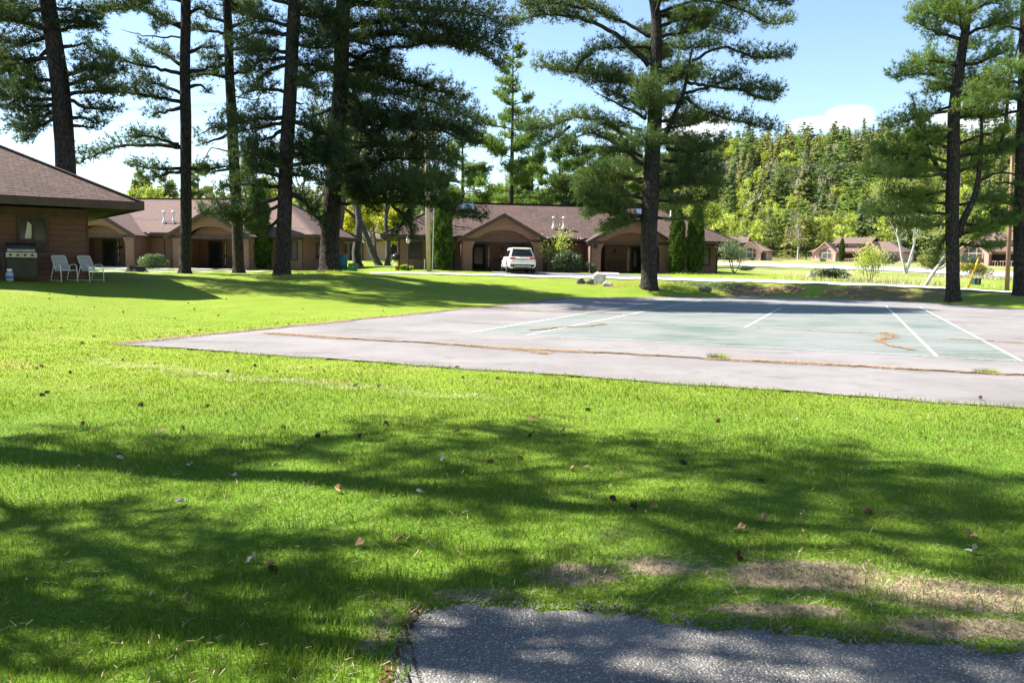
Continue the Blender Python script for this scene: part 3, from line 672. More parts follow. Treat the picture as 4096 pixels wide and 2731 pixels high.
# --- the brown lodge on the left, beyond the pines
f = Frame(P(640, 1068, 63.0)[:2], math.atan2(-.17, .985), .82)
s0, s1 = f.s_at(60, 1000)[0] - 4, f.s_at(1215, 1000)[0]; g1 = f.s_at(433, 900, -.6)[0]; g2 = f.s_at(877, 900, -.6)[0]
lb = empty('lodge', f.o, f.ang, 'long brown lodge behind the row of dark pine trunks, its porch lamp lit', 'building')
wb = MB()
for a, b in ((s0, g1 - q), (g1 + q, g2 - q), (g2 + q, s1)): wb.bx((a, 0, -.6), (b, .22, EZ - .1))
wb.bx((s0, .222, -.6), (s0 + .2, 8.0, EZ - .1)); wb.bx((s1 - .2, .222, -.6), (s1, 8.0, EZ - .1)); wb.bx((s0 + .2, 7.8, -.6), (s1 - .2, 8.0, EZ - .1)); wb.build('wall', M['siding'], lb)
PL = .6
_, zr = hip_roof(lb, s0 - 1.2, s1 + 1.2, -OV, 8.0 + OV, EZ, PL, M['shingle_mauve'])
porch_gable(lb, g1, q, 2.28, 2.56, 4.28, 3.1, 1.55, -1.9, 1.6, M['shingle_mauve'], 2.2, 1, 'white', True, False)
porch_gable(lb, g2, q, 2.28, 2.56, 4.28, 3.1, 1.55, -1.9, 1.6, M['shingle_mauve'], 2.2, 1, 'lit', True)
rz = lambda t: EZ + (t + OV) * PL
vents(lb, f.s_at(641, 905, 0)[0], .5, rz(.5))
a = f.s_at(432, 848, 3.2)[0]; skylight(lb, a, 2.3, rz(2.3), PL, 1.1, .9)
a, b = f.s_at(1168, 1000)[0], f.s_at(1186, 1000)[0]; window(lb, a, b, .9, 2.1, 0, 1)
gutter_heads(lb, [(g1 + 3.5, -OV - .05, EZ), (g2 - 3.5, -OV - .05, EZ)])
tb = Pieces()
for s in (g1 + q + 1.1, g1 + q + 2.2, g2 + q + .6, s1 - .12): tb.bx((s, -.03, -.3), (s + .08, -.002, EZ - .3))
tb.bx((g1 + q + .02, -.035, EZ - .34), (g2 - q - .02, -.004, EZ - .12)); tb.bx((g2 + q + .02, -.035, EZ - .34), (s1, -.004, EZ - .12)); tb.build('trim_board', M['trim'], lb)
# end wall window (faces right)
wq = MB(); wq.bx((s1 + .004, 2.2, .85), (s1 + .06, 3.9, 2.15)); ew = wq.build('window', M['trim'], lb); MB().bx((s1 + .05, 2.3, .98), (s1 + .075, 3.0, 2.05)).bx((s1 + .05, 3.1, .98), (s1 + .075, 3.8, 2.05)).build('pane', M['glass'], ew)
LBF = f
# hanging basket in its left porch
hp = f.s_at(478, 995, 0)[0]; hb = empty('hanging_basket', f.o + f.u * hp + Vector((0, 0, 0)) , f.ang, 'round hanging plant basket in the left porch arch', 'hanging plant')
MB().lathe([(0, 1.35), (.16, 1.37), (.24, 1.55), (.25, 1.6), (0, 1.6)], (0, 0, 0), 12).build('pot', M['black'], hb)
MB().tube([(-.2, 0, 1.6), (0, 0, 2.12)], .008, 4).tube([(.2, 0, 1.6), (0, 0, 2.12)], .008, 4).tube([(0, 0, 2.12), (0, 0, 2.25)], .008, 4).build('hanger', M['black'], hb)

# --- the near house at the left edge
f = Frame(P(355, 1122, 28.7)[:2], R(35), .74)
nh = empty('brown_house', f.o, f.ang, 'brown house with shingled hip roof at the left edge behind the grill', 'house')
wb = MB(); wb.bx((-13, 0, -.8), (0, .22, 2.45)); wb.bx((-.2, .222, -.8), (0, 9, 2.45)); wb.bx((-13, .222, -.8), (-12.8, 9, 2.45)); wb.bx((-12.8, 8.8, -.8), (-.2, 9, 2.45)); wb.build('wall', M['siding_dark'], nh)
hip_roof(nh, -14.5, 1.5, -1.5, 10.5, 2.7, .5, M['shingle'], .27)
tb = Pieces(); tb.bx((-13, -.05, 2.16), (.03, -.003, 2.44)); tb.bx((.003, .0, 2.16), (.05, 9, 2.44)); tb.bx((-.02, -.03, -.4), (.03, -.003, 2.158)); tb.build('trim_board', M['trim'], nh)
a, za_ = f.s_at(78, 850); b, zb_ = f.s_at(183, 960)
window(nh, a, b, zb_, 2.08, 0, 2, curtain=True, fr=.07); NHF = f
MB().bx((a - .08, -.06, zb_ - .38), (b + .08, -.004, zb_ - .13)).build('sill_panel', M['trim'], nh)

# --- far pink-brown houses with clerestory roofs
def far_house(loc, ang, label, wing_r=4.6, wing_l=4.6):
    root = empty('clerestory_house', loc, ang, label, 'house', 'pink houses across the road')
    m_s, m_r = M['siding_pink'], M['shingle_mauve']; hs = 5.15
    w_ = MB(); w_.bx((-hs, 1.2, -.6), (hs, 1.4, 2.5)); w_.bx((hs + 3, .6, -.6), (hs + wing_r - .8, .8, 2.4)) if wing_r > 4 else None; w_.bx((-hs - wing_l + .8, .6, -.6), (-hs - 2.3, .8, 2.4))
    w_.bx((-hs - wing_l + .8, .802, -.6), (-hs - wing_l + 1, 9, 2.4)); w_.bx((hs + wing_r - 1, .802, -.6), (hs + wing_r - .8, 9, 2.4)); w_.bx((-hs - wing_l + 1, 8.8, -.6), (hs + wing_r - 1, 9, 2.4)); w_.build('wall', m_s, root)
    hip_roof(root, -hs - wing_l, hs + wing_r, -.2, 9.8, 2.55, .5, m_r, .2)
    # clerestory band: its own wall and raised roof
    c = MB(); c.bx((-3.6, 2.2, 2.8), (2.6, 6.0, 4.72)); c.build('clerestory_wall', m_s, root)
    c = MB(); c.add([(-4.6, 1.3, 4.45), (4.2, 1.3, 4.45), (4.2, 5.2, 6.0), (-4.6, 5.2, 6.0)], [(0, 1, 2, 3)], uv=[[(0, 0), (8, 0), (8, 4.2), (0, 4.2)]]); c.add([(-4.6, 5.2, 6.0), (4.2, 5.2, 6.0), (4.2, 9, 4.2), (-4.6, 9, 4.2)], [(0, 1, 2, 3)], uv=[[(0, 0), (8, 0), (8, 4.2), (0, 4.2)]]); c.build('clerestory_roof', m_r, root)
    c = MB(); c.bx((-4.6, 1.22, 4.28), (4.2, 1.3, 4.46)); c.prism([(1.3, 4.44), (5.2, 5.98), (9, 4.18), (9, 4.0), (5.2, 5.75), (1.3, 4.25)], lambda x, z, d: (4.2 + d, x, z), .06); c.prism([(1.3, 4.44), (5.2, 5.98), (9, 4.18), (9, 4.0), (5.2, 5.75), (1.3, 4.25)], lambda x, z, d: (-4.66 + d, x, z), .06); c.build('fascia', M['trim'], root)
    for k in (-2.6, 1.2): window(root, k, k + 1.4, 3.75, 4.3, 2.2, 1, fr=.06, mt=M['glass_far'])
    for sg in (-1, 1):
        a = sg * hs; wd = 2.45
        g = MB(); g.prism([(-wd, -.6), (wd, -.6), (wd, 2.5), (0, 4.55), (-wd, 2.5)], lambda x, z, d: (a + x, -1.0 + d, z), .2); g.bx((a - wd, -.798, -.6), (a - wd + .2, 1.2, 2.4)); g.bx((a + wd - .2, -.798, -.6), (a + wd, 1.2, 2.4)); g.build('gable_wall', m_s, root)
        ex = wd + .45; sl = 2.05 / wd; zz = 2.62 - .45 * sl; g = MB()
        for s2 in (-1, 1): g.add([(a + s2 * ex, -1.5, zz), (a, -1.5, 4.75), (a, 4.5, 4.75), (a + s2 * ex, 4.5, zz)], [(0, 1, 2, 3)], uv=[[(0, 0), (0, 3.5), (6, 3.5), (6, 0)]])
        g.build('gable_roof', m_r, root); g = MB()
        for s2 in (-1, 1): g.prism([(s2 * ex, zz), (0, 4.76), (0, 4.55), (s2 * ex, zz - .2)], lambda x, z, d: (a + x, -1.55 + d, z), .06)
        g.build('rake_board', M['siding_pink'], root)
        # arched window of six lights
        wf = MB(); pts = [(-1.5, .95), (1.5, .95), (1.5, 2.2)] + [(1.5 * math.cos(t_), 2.2 + 1.0 * math.sin(t_)) for t_ in np.linspace(0, math.pi, 13)[1:-1]] + [(-1.5, 2.2)]
        gl = MB().prism(pts, lambda x, z, d: (a + x, -1.04 + d, z), .03); 
        fr = MB()
        for x in (-.62, .62): fr.bx((a + x - .06, -1.09, .95), (a + x + .06, -1.045, 3.05))
        fr.bx((a - 1.5, -1.085, 2.12), (a + 1.5, -1.048, 2.28)); fr.bx((a - 1.6, -1.095, .82), (a + 1.6, -1.05, .95))
        for x in (-1.58, 1.48): fr.bx((a + x, -1.088, .95), (a + x + .1, -1.046, 2.3))
        wo = fr.build('arched_window', M['siding_pink'], root); gl.build('pane', M['glass_far'], wo, tri=True)
    # porch between the gables
    p = MB(); p.bx((-2.6, 1.1, .02), (2.4, 1.18, 2.1)); p.build('porch_glazing', M['dark'], root)
    p = MB()
    for k in range(13): p.bx((-2.6 + k * .4, -.7, 0), (-2.54 + k * .4, -.64, .9))
    p.bx((-2.65, -.72, .86), (2.4, -.62, .94)); p.build('railing', M['siding_pink'], root)
    window(root, hs + 2.75, hs + 3.4, .6, 2.0, .55, 1, fr=.07, mt=M['glass_far']) if wing_r > 4 else None
    return root
def face(x, y, Y, tilt=0): p = P(x, y, Y); return (p.x, p.y, p.z)
FH = []
p = P(2910, 1046, 196); FH.append(far_house((p.x, p.y, p.z), R(-24), 'pink-brown far house whose near gable shows an arched window, left of the birches'))
p = P(3394, 1051, 192); FH.append(far_house((p.x, p.y, p.z), R(-42), 'pink far house with two lit arched gables and a slim cedar between', 7.0))
p = P(4030, 1067, 140); FH.append(far_house((p.x, p.y, p.z), R(-40), 'pink far house partly hidden by the pines at the right edge', 4.6, 3.0))
# two more brown buildings behind, glimpsed between the trunks
def plain_lodge(loc, ang, label, L=16):
    root = empty('lodge', loc, ang, label, 'building')
    w_ = MB(); w_.bx((-L / 2, 0, -.6), (L / 2, 8, 2.5)); w_.build('wall', M['siding_pink'], root)
    hip_roof(root, -L / 2 - 1, L / 2 + 1, -1, 9, 2.6, .5, M['shingle_mauve'], .22)
    a = -L / 2 + 4; g = MB(); g.prism([(-2.5, -.6), (2.5, -.6), (2.5, 2.4), (0, 4.0), (-2.5, 2.4)], lambda x, z, d: (a + x, -.6 + d, z), .58); g.build('gable_wall', M['siding'], root)
    g = MB()
    for s2 in (-1, 1): g.add([(a + s2 * 2.9, -1.2, 2.35), (a, -1.2, 4.2), (a, 3.4, 4.2), (a + s2 * 2.9, 3.4, 2.35)], [(0, 1, 2, 3)], uv=[[(0, 0), (0, 3.5), (6, 3.5), (6, 0)]])
    g.build('gable_roof', M['shingle_mauve'], root); g = MB()
    for s2 in (-1, 1): g.prism([(s2 * 2.95, 2.33), (0, 4.22), (0, 4.0), (s2 * 2.95, 2.1)], lambda x, z, d: (a + x, -1.25 + d, z), .06)
    g.build('rake_board', M['white'], root)
    for s in (a - .6, 1.5, 4.5): window(root, s, s + 1.2, .9, 2.0, 0 if s > 0 else -.62, 2, fr=.07)
    door(root, a + 1.0, a + 1.9, 2.0, -.61, False)
    return root
p = P(1500, 1038, 104); plain_lodge((p.x, p.y, gz(p.x, p.y)), R(-3), 'brown building far behind, glimpsed between the forked bare trunks')

# ------------------------------------------------------------------ trees: tools
def nrm(v): return v / (np.linalg.norm(v, axis=-1, keepdims=True) + 1e-9)
class Needles:
    def __init__(s): s.p = []; s.d = []; s.k = []
    def add(s, p, d, size): s.p.append(p); s.d.append(d); s.k.append(np.full(len(p), size))
    def count(s): return sum(len(p) for p in s.p)
    def mesh(s, name, mt, blades=7, width=.13, seed=1, spread=.75):
        r = np.random.default_rng(seed); p = np.concatenate(s.p); d = nrm(np.concatenate(s.d)); k = np.concatenate(s.k); n = len(p)
        p = np.repeat(p, blades, 0); d = np.repeat(d, blades, 0); k = np.repeat(k, blades)
        dd = nrm(d + r.normal(0, spread, d.shape)); side = nrm(np.cross(dd, r.normal(0, 1, d.shape))); L = (k * r.uniform(.6, 1.25, len(k)))[:, None]
        w_ = L * width * .5; a = p + side * w_; b = p - side * w_; c = p + dd * L
        V = np.stack([a, b, c], 1).reshape(-1, 3); F = np.arange(len(V)).reshape(-1, 3)
        return np_mesh(name, V, F, mt)
def spline(pts, step):
    """resampled Catmull-Rom curve"""
    pts = np.asarray(pts, float)
    if len(pts) == 2: pts = np.array([pts[0], pts[0] * .5 + pts[1] * .5 + [0, 0, .03], pts[1]])
    q = np.concatenate([[2 * pts[0] - pts[1]], pts, [2 * pts[-1] - pts[-2]]]); out = []
    for i in range(1, len(q) - 2):
        L = np.linalg.norm(q[i + 1] - q[i]); m = max(2, int(L / step))
        for t in np.arange(m) / m:
            out.append(.5 * (2 * q[i] + (q[i + 1] - q[i - 1]) * t + (2 * q[i - 1] - 5 * q[i] + 4 * q[i + 1] - q[i + 2]) * t * t + (3 * q[i] - q[i - 1] - 3 * q[i + 1] + q[i + 2]) * t ** 3))
    out.append(pts[-1]); return np.array(out)
def dress_limb(nd, mb, pts, r0, f0=.3, spread=1.2, thick=.5, dens=1.0, size=.2, r=None, dead=False):
    """a limb as a tapered tube, clothed with flat sprays of needle tufts"""
    r = r or rng; c = spline(pts, .22); m = len(c); c[1:-1] += r.normal(0, .025, c[1:-1].shape)
    rad = r0 * (1 - np.linspace(0, 1, m)) ** .8 + .012
    st = max(1, m // 14); mb.tube(list(c[::st]) + ([c[-1]] if (m - 1) % st else []), list(rad[::st]) + ([.01] if (m - 1) % st else []), 6)
    if dead: return
    L = np.linalg.norm(np.diff(c, axis=0), axis=1).sum()
    for i in range(m):
        f = i / (m - 1)
        if f < f0 or r.random() > dens * min(1, (f - f0) / .12 + .45): continue
        d = c[min(i + 1, m - 1)] - c[max(i - 1, 0)]; d = d / (np.linalg.norm(d) + 1e-9)
        sd_ = np.cross(d, [0, 0, 1]); sd_ /= np.linalg.norm(sd_) + 1e-9
        for sg in (-1, 1, -1, 1, 0):
            sp_ = spread * (.35 + .75 * math.sin(math.pi * min(1, .18 + .82 * (f - f0) / (1.05 - f0)))) * r.uniform(.5, 1.15) * (.6 if sg == 0 else 1)
            up = r.uniform(-.45, 1.0) * thick / max(.5, sp_) if sg else r.uniform(.5, 1.2)
            b = d * r.uniform(.2, 1.2) + sd_ * (sg or r.uniform(-.4, .4)) + np.array([0, 0, up]); b /= np.linalg.norm(b)
            k = max(3, int(sp_ / .105)); tt = np.linspace(.1, 1, k)[:, None]
            p = c[i] + b * tt * sp_ + np.array([0, 0, 1]) * (tt ** 2) * thick * .25 + r.normal(0, .09, (k, 3))
            nd.add(p, b[None, :] * .9 + np.array([0, 0, .55]) + r.normal(0, .4, (k, 3)), size)
    d = c[-1] - c[-2]; d = d / (np.linalg.norm(d) + 1e-9)
    nd.add(c[-3:] + r.normal(0, .04, (min(3, m), 3)), np.repeat(d[None, :] + [[0, 0, .4]], min(3, m), 0), size * 1.1)
def trunk_tube(mb, pts, rads, flare=1.28, base=True):
    c = spline(pts, .7); q = np.linspace(0, len(pts) - 1, len(c)); rad = np.interp(q, np.arange(len(pts)), rads)
    c = [Vector(p) for p in c]; rad = list(rad)
    if base:
        b = c[0]; dz = c[1] - c[0]; extra = [(b + Vector((0, 0, -.25)), rad[0] * flare * 1.15), (b + Vector((0, 0, .02)), rad[0] * flare), (b + dz * .22, rad[0] * (1 + (flare - 1) * .45)), (b + dz * .5, rad[0] * (1 + (flare - 1) * .15))]
        c = [e[0] for e in extra] + c[1:]; rad = [e[1] for e in extra] + rad[1:]
    n = 14; o = len(mb.v); mb.tube(c, rad, n)
    for i in range(len(c)):                               # buttressed, uneven girth
        for k in range(n):
            v = Vector(mb.v[o + i * n + k]); d = v - c[i]; fl = max(0, 1 - i / 4)
            j = 1 + .05 * math.sin(k * 2.3 + i * 1.1) + fl * .14 * math.sin(k * 2.7 + 1)
            mb.v[o + i * n + k] = tuple(c[i] + d * j)
def hero_pine(Y, trunk, limbs, label, top=23.0, autos=14, dk=1.0, zlo=5, seed=1, size=.25, blades=9, rad=(.42, .15), extra_trunks=(), mt='needle_dark', top_len=3.2, fullness=1.0, azf=None, group='pines around the court', width=.105, back=()):
    """trunk, limbs traced as outlines at the tree's own distance; each limb also leans towards or away from the viewer"""
    r = np.random.default_rng(seed)
    tp = [np.array(Dp(x, y, Y)) for x, y, w_ in trunk]; tw = [w_ / 2 * Y / (FPX / K) for x, y, w_ in trunk]
    tp[0][2] = gz(tp[0][0], tp[0][1])
    tdir = (tp[-1] - tp[-2]) / np.linalg.norm(tp[-1] - tp[-2])
    if tp[-1][2] < top:
        z1 = tp[-1][2]; tp.append(tp[-1] + tdir * (top - z1) * .5 / max(.5, tdir[2])); tw.append(tw[-1] * .62); tp.append(np.array([tp[-1][0], tp[-1][1], top])); tw.append(.04)
    root = empty('pine_tree', tp[0], 0, label, 'pine tree', group); base = tp[0]
    tm = MB(); nd = Needles(); trunk_tube(tm, [p - base for p in tp], tw)
    for et, wd in extra_trunks:
        ep = [np.array(Dp(x, y, Y)) - base for x, y in et]; c = spline(ep, .5); tm.tube(list(c), list(np.linspace(wd, wd * .35, len(c))), 8)
    tz = np.array([p[2] for p in tp]); tx = np.array([p[0] for p in tp])
    for li in limbs:
        pts, kw = li[0], (dict(li[1]) if len(li) > 1 else {}); ph = kw.pop('ph', None); ph = r.uniform(-.75, .75) if ph is None else ph
        r0 = kw.pop('r0', .085); P0 = Dp(*pts[0], Y); w3 = []
        for x, y in pts:
            q = Dp(x, y, Y); dy = abs(q.x - P0.x) * math.tan(ph) * (.75)
            q2 = Dp(x, y, Y + dy); w3.append(np.array(q2) - base)
        kw.setdefault('size', size); kw['dens'] = kw.get('dens', 1.0) * dk; kw['spread'] = kw.get('spread', 1.2) * fullness; kw['thick'] = kw.get('thick', .5) * fullness; dress_limb(nd, tm, w3, r0, r=r, **kw)
    for a in range(autos):
        z = zlo + (top - 2 - zlo) * (a + r.uniform(0, .9)) / autos; tc_ = np.array([np.interp(z, tz, tx), np.interp(z, tz, [p[1] for p in tp]), z])
        f = (z - zlo) / (top - zlo); L = top_len * (1.25 - .8 * f) * r.uniform(.7, 1.2)
        az = r.uniform(0, 2 * math.pi) if azf is None or z > 14.5 else azf(r)
        d = np.array([math.cos(az), math.sin(az), r.uniform(-.05, .25) + .3 * f]); e = tc_ + d * L + [0, 0, .1 * L]
        dress_limb(nd, tm, [tc_ - base, tc_ + d * L * .55 - base, e - base], .07, f0=.22, spread=1.1 * fullness, thick=.5, size=size, r=r)
    link('trunk', tm.build('trunk', M['bark']).data, None) if False else None
    for z, az, L in back:
        tc_ = np.array([np.interp(z, tz, tx), np.interp(z, tz, [p[1] for p in tp]), z]); d = np.array([math.cos(az), math.sin(az), .12])
        dress_limb(nd, tm, [tc_ - base, tc_ + d * L * .5 + [0, 0, .2] - base, tc_ + d * L - base], .1, f0=.2, spread=1.5, thick=.6, size=size, r=r)
    t_o = tm.build('trunk', M['bark'], root)
    c_o = link('crown', nd.mesh('crown', M[mt], blades, width, seed), root); return root
DA = lambda r: (math.pi / 2 if r.random() < .5 else -math.pi / 2) + r.normal(0, .35)     # mostly towards or away from the court
def pads(seedpts): return seedpts
# --- the row of tall pines on the left lawn
hero_pine(36, [(152, 560, 46), (152, 400, 43), (146, 300, 40), (136, 180, 36), (118, 60, 34), (108, 0, 30)], [
    ([(118, 25), (60, 22), (0, 26), (-60, 10)], dict(f0=.1, spread=1.3, thick=.9)), ([(120, 60), (70, 55), (10, 45)], dict(f0=.1, spread=1.2, thick=.9)), ([(122, 80), (60, 100), (5, 110)], dict(f0=.1, thick=.9)),
    ([(112, 135), (60, 137), (0, 133), (-50, 120)], dict(f0=.5)), ([(138, 190), (80, 180), (20, 165), (-20, 165)], dict(f0=.15, thick=.6)),
    ([(140, 215), (80, 205), (0, 195)], dict(f0=.15, thick=.7)), ([(142, 230), (80, 226), (10, 220), (-40, 200)], dict(f0=.2, thick=.6)), ([(118, 50), (165, 50), (232, 66)], dict(f0=.05, spread=1.0, thick=.9)),
    ([(125, 75), (170, 62), (215, 60)], dict(f0=.05, spread=.8, thick=.6)), ([(150, 176), (200, 160), (258, 160)], dict(f0=.1, thick=.7)), ([(152, 195), (200, 185), (245, 170)], dict(f0=.1, thick=.7)),
    ([(152, 220), (205, 210), (252, 212)], dict(f0=.1, thick=.5)), ([(153, 222), (190, 246), (258, 252)], dict(f0=.35, spread=.7, thick=.4)), ([(148, 255), (100, 265), (40, 300)], dict(f0=.2, thick=.6)),
    ([(148, 262), (90, 290), (60, 318)], dict(f0=.3, thick=.5)), ([(155, 270), (195, 272), (232, 288)], dict(f0=.3, spread=.7, dens=.7)), ([(155, 290), (190, 290), (220, 296)], dict(f0=.4, spread=.6, dens=.5)),
    ([(136, 110), (170, 105), (205, 100)], dict(f0=.4, spread=.5, dens=.4)), ([(146, 240), (90, 245), (20, 250)], dict(f0=.2, dens=.7)), ([(122, 100), (80, 140), (20, 150)], dict(f0=.3, dens=.7))],
    'thick pine leaning behind the near brown house, leftmost in the photo', autos=16, dk=1.0, fullness=1.2, zlo=11, seed=11, mt='needle_shaded', rad=(.4, .2))
hero_pine(40, [(425, 628, 25), (427, 520, 24), (427, 330, 24), (425, 150, 22), (427, 0, 20)], [
    ([(415, 170), (333, 151), (231, 128), (205, 108)], dict(f0=.22, spread=1.1, thick=.7, r0=.09)), ([(415, 150), (370, 120), (330, 105)], dict(f0=.2, thick=.4, dens=.7)),
    ([(415, 234), (333, 220), (249, 209)], dict(f0=.15, spread=1.1, thick=.6, r0=.09)), ([(415, 215), (370, 195), (320, 190)], dict(f0=.2, thick=.5, dens=.8)), ([(415, 248), (370, 258), (345, 268)], dict(f0=.3, spread=.7, dens=.6)),
    ([(415, 338), (346, 333), (256, 341), (174, 377)], dict(f0=.2, spread=1.0, thick=.8, r0=.1)), ([(410, 332), (350, 316), (300, 312)], dict(f0=.1, spread=.8, thick=.6)), ([(418, 387), (359, 386), (296, 378)], dict(f0=.15, spread=.8, thick=.5)),
    ([(418, 395), (380, 400), (340, 415)], dict(f0=.2, spread=.7, dens=.6)), ([(415, 64), (359, 40), (310, 15)], dict(f0=.2, spread=.9, thick=.6)), ([(415, 55), (385, 55), (362, 65)], dict(f0=.1, spread=.8)), ([(415, 87), (340, 83), (277, 67)], dict(dead=True, r0=.035)),
    ([(425, 5), (340, -12), (265, -5)], dict(f0=.4, spread=.7, dens=.6)), ([(436, 387), (480, 390), (530, 382)], dict(f0=.1, spread=.8, thick=.4)), ([(436, 165), (470, 160), (505, 150)], dict(f0=.3, spread=.7, dens=.6)),
    ([(436, 120), (465, 110), (490, 108)], dict(f0=.3, spread=.6, dens=.6)), ([(436, 30), (465, 20), (478, 40)], dict(f0=.2, spread=.6)), ([(436, 200), (462, 196), (480, 215)], dict(f0=.3, spread=.6, dens=.6))],
    'straight bare-trunked pine, nearest the pair of white lawn chairs', autos=12, dk=.85, zlo=13.5, seed=12, mt='needle_shaded', azf=DA, rad=(.3, .15))
hero_pine(42, [(549, 632, 25), (545, 520, 24), (537, 360, 24), (528, 180, 20), (524, 60, 18), (520, 0, 17)], [
    ([(520, 78), (480, 72), (438, 66)], dict(f0=.2, spread=.9, thick=.5)), ([(520, 50), (485, 40), (455, 25)], dict(f0=.2, spread=.8, dens=.7)), ([(530, 64), (565, 50), (600, 40)], dict(f0=.15, spread=.9)), ([(530, 115), (565, 112), (600, 108)], dict(f0=.1, spread=.9, thick=.6)),
    ([(526, 130), (495, 130), (470, 135)], dict(f0=.2, spread=.8)), ([(522, 176), (480, 170), (440, 178)], dict(f0=.1, spread=.8, thick=.5)), ([(522, 145), (495, 158), (470, 165)], dict(f0=.3, spread=.7, dens=.6)), ([(530, 170), (560, 168), (580, 165)], dict(f0=.3, dens=.5)),
    ([(530, 352), (495, 340), (482, 345), (467, 372)], dict(dead=True, r0=.035)), ([(530, 300), (495, 295), (458, 308)], dict(f0=.15, spread=.9, dens=.8)), ([(530, 310), (490, 322), (455, 335)], dict(f0=.4, spread=.6, dens=.4)), ([(540, 385), (505, 392), (470, 400)], dict(f0=.3, spread=.7, dens=.6)), ([(540, 222), (580, 228), (610, 226)], dict(dead=True, r0=.025))],
    'slim pine with a slightly leaning trunk, standing before the second porch of the left lodge', autos=10, dk=.82, zlo=13.5, seed=13, mt='needle_shaded', azf=DA, rad=(.28, .14))
hero_pine(38, [(648, 635, 36), (652, 540, 32), (655, 420, 31), (660, 330, 29), (668, 170, 28), (674, 60, 26), (677, 0, 25)], [
    ([(660, 78), (590, 75), (537, 93)], dict(f0=.1, spread=1.1, thick=.6)), ([(662, 60), (610, 45), (575, 35)], dict(f0=.1, spread=1.0, thick=.6)), ([(655, 134), (600, 140), (565, 165)], dict(f0=.05, spread=1.1, thick=.9)), ([(655, 150), (610, 165), (590, 195)], dict(f0=.1, spread=1.0, thick=.6)),
    ([(655, 120), (600, 115), (550, 125)], dict(f0=.1, spread=1.0, thick=.6)), ([(652, 271), (583, 274), (493, 299)], dict(f0=.03, spread=1.1, thick=.75, r0=.1)), ([(652, 280), (600, 292), (545, 305)], dict(f0=.2, spread=.9)), ([(650, 300), (610, 320), (575, 330)], dict(f0=.3, dens=.6)),
    ([(672, 277), (723, 299), (801, 324)], dict(f0=.1, spread=1.2, thick=.7, r0=.11)), ([(655, 370), (600, 352), (562, 350)], dict(f0=.03, spread=1.2, thick=.8)), ([(660, 366), (720, 345), (788, 362)], dict(f0=.03, spread=1.3, thick=.9)), ([(655, 352), (690, 338), (740, 340)], dict(f0=.05, spread=1.2, thick=.7)),
    ([(645, 432), (583, 423), (515, 430)], dict(f0=.1, spread=1.0, thick=.5)), ([(647, 452), (560, 480), (470, 492)], dict(f0=.3, spread=1.1, thick=.5, ph=-.5)), ([(647, 470), (590, 495), (520, 505)], dict(f0=.2, spread=1.1, thick=.6, ph=-.4)), ([(655, 440), (700, 465), (745, 522)], dict(f0=.15, spread=.8, thick=.4, r0=.11)),
    ([(660, 400), (720, 410), (760, 430)], dict(f0=.1, spread=1.0, thick=.6)), ([(672, 100), (720, 110), (760, 105)], dict(f0=.05, spread=1.2, thick=.9)), ([(668, 150), (720, 150), (770, 165)], dict(f0=.05, spread=1.2, thick=.9)), ([(665, 190), (715, 200), (750, 225)], dict(f0=.1, spread=1.1, thick=.8)),
    ([(676, 30), (720, 40), (770, 35)], dict(f0=.1, spread=1.1, thick=.8)), ([(640, 190), (600, 215), (583, 250)], dict(dead=True, r0=.03)), ([(668, 235), (690, 238), (700, 237)], dict(dead=True, r0=.06)), ([(650, 500), (620, 520), (585, 530)], dict(f0=.3, dens=.7)), ([(655, 375), (610, 362), (570, 372)], dict(f0=.03, spread=1.2, thick=.9, ph=-.4)), ([(660, 350), (710, 360), (775, 380)], dict(f0=.03, spread=1.3, thick=.9, ph=-.4)), ([(655, 385), (630, 380), (590, 388)], dict(f0=.03, spread=1.2, thick=.8, ph=-.6)), ([(665, 380), (730, 372), (800, 372)], dict(f0=.05, spread=1.3, thick=.9, ph=-.3)), ([(664, 210), (600, 205), (560, 215)], dict(f0=.1, spread=1.0, thick=.7)), ([(656, 415), (620, 400), (585, 395)], dict(f0=.1, dens=.8))],
    'big pine on a root flare whose drooping boughs hang over the left lodge roof', back=[(14.0 + .6 * k, -1.75 + .35 * (k * 3 % 5), 6.0 - .2 * k) for k in range(14)], autos=14, dk=1.0, fullness=1.15, zlo=12.5, seed=14, mt='needle_shaded', rad=(.5, .2))
def wedge(n, x0, y0a, y0b, x1, y1a, y1b, rr, **kw):
    o = []
    for i in range(n):
        f = (i + rr.random()) / n; ya = y0a + (y0b - y0a) * f; yb = y1a + (y1b - y1a) * f + rr.uniform(-12, 12); xe = x0 + (x1 - x0) * rr.uniform(.6, 1.0)
        o.append(([(x0, ya), ((x0 + xe) / 2, (ya + yb) / 2 + rr.uniform(-14, 6)), (xe, yb)], dict(kw)))
    return o
r5 = np.random.default_rng(55)
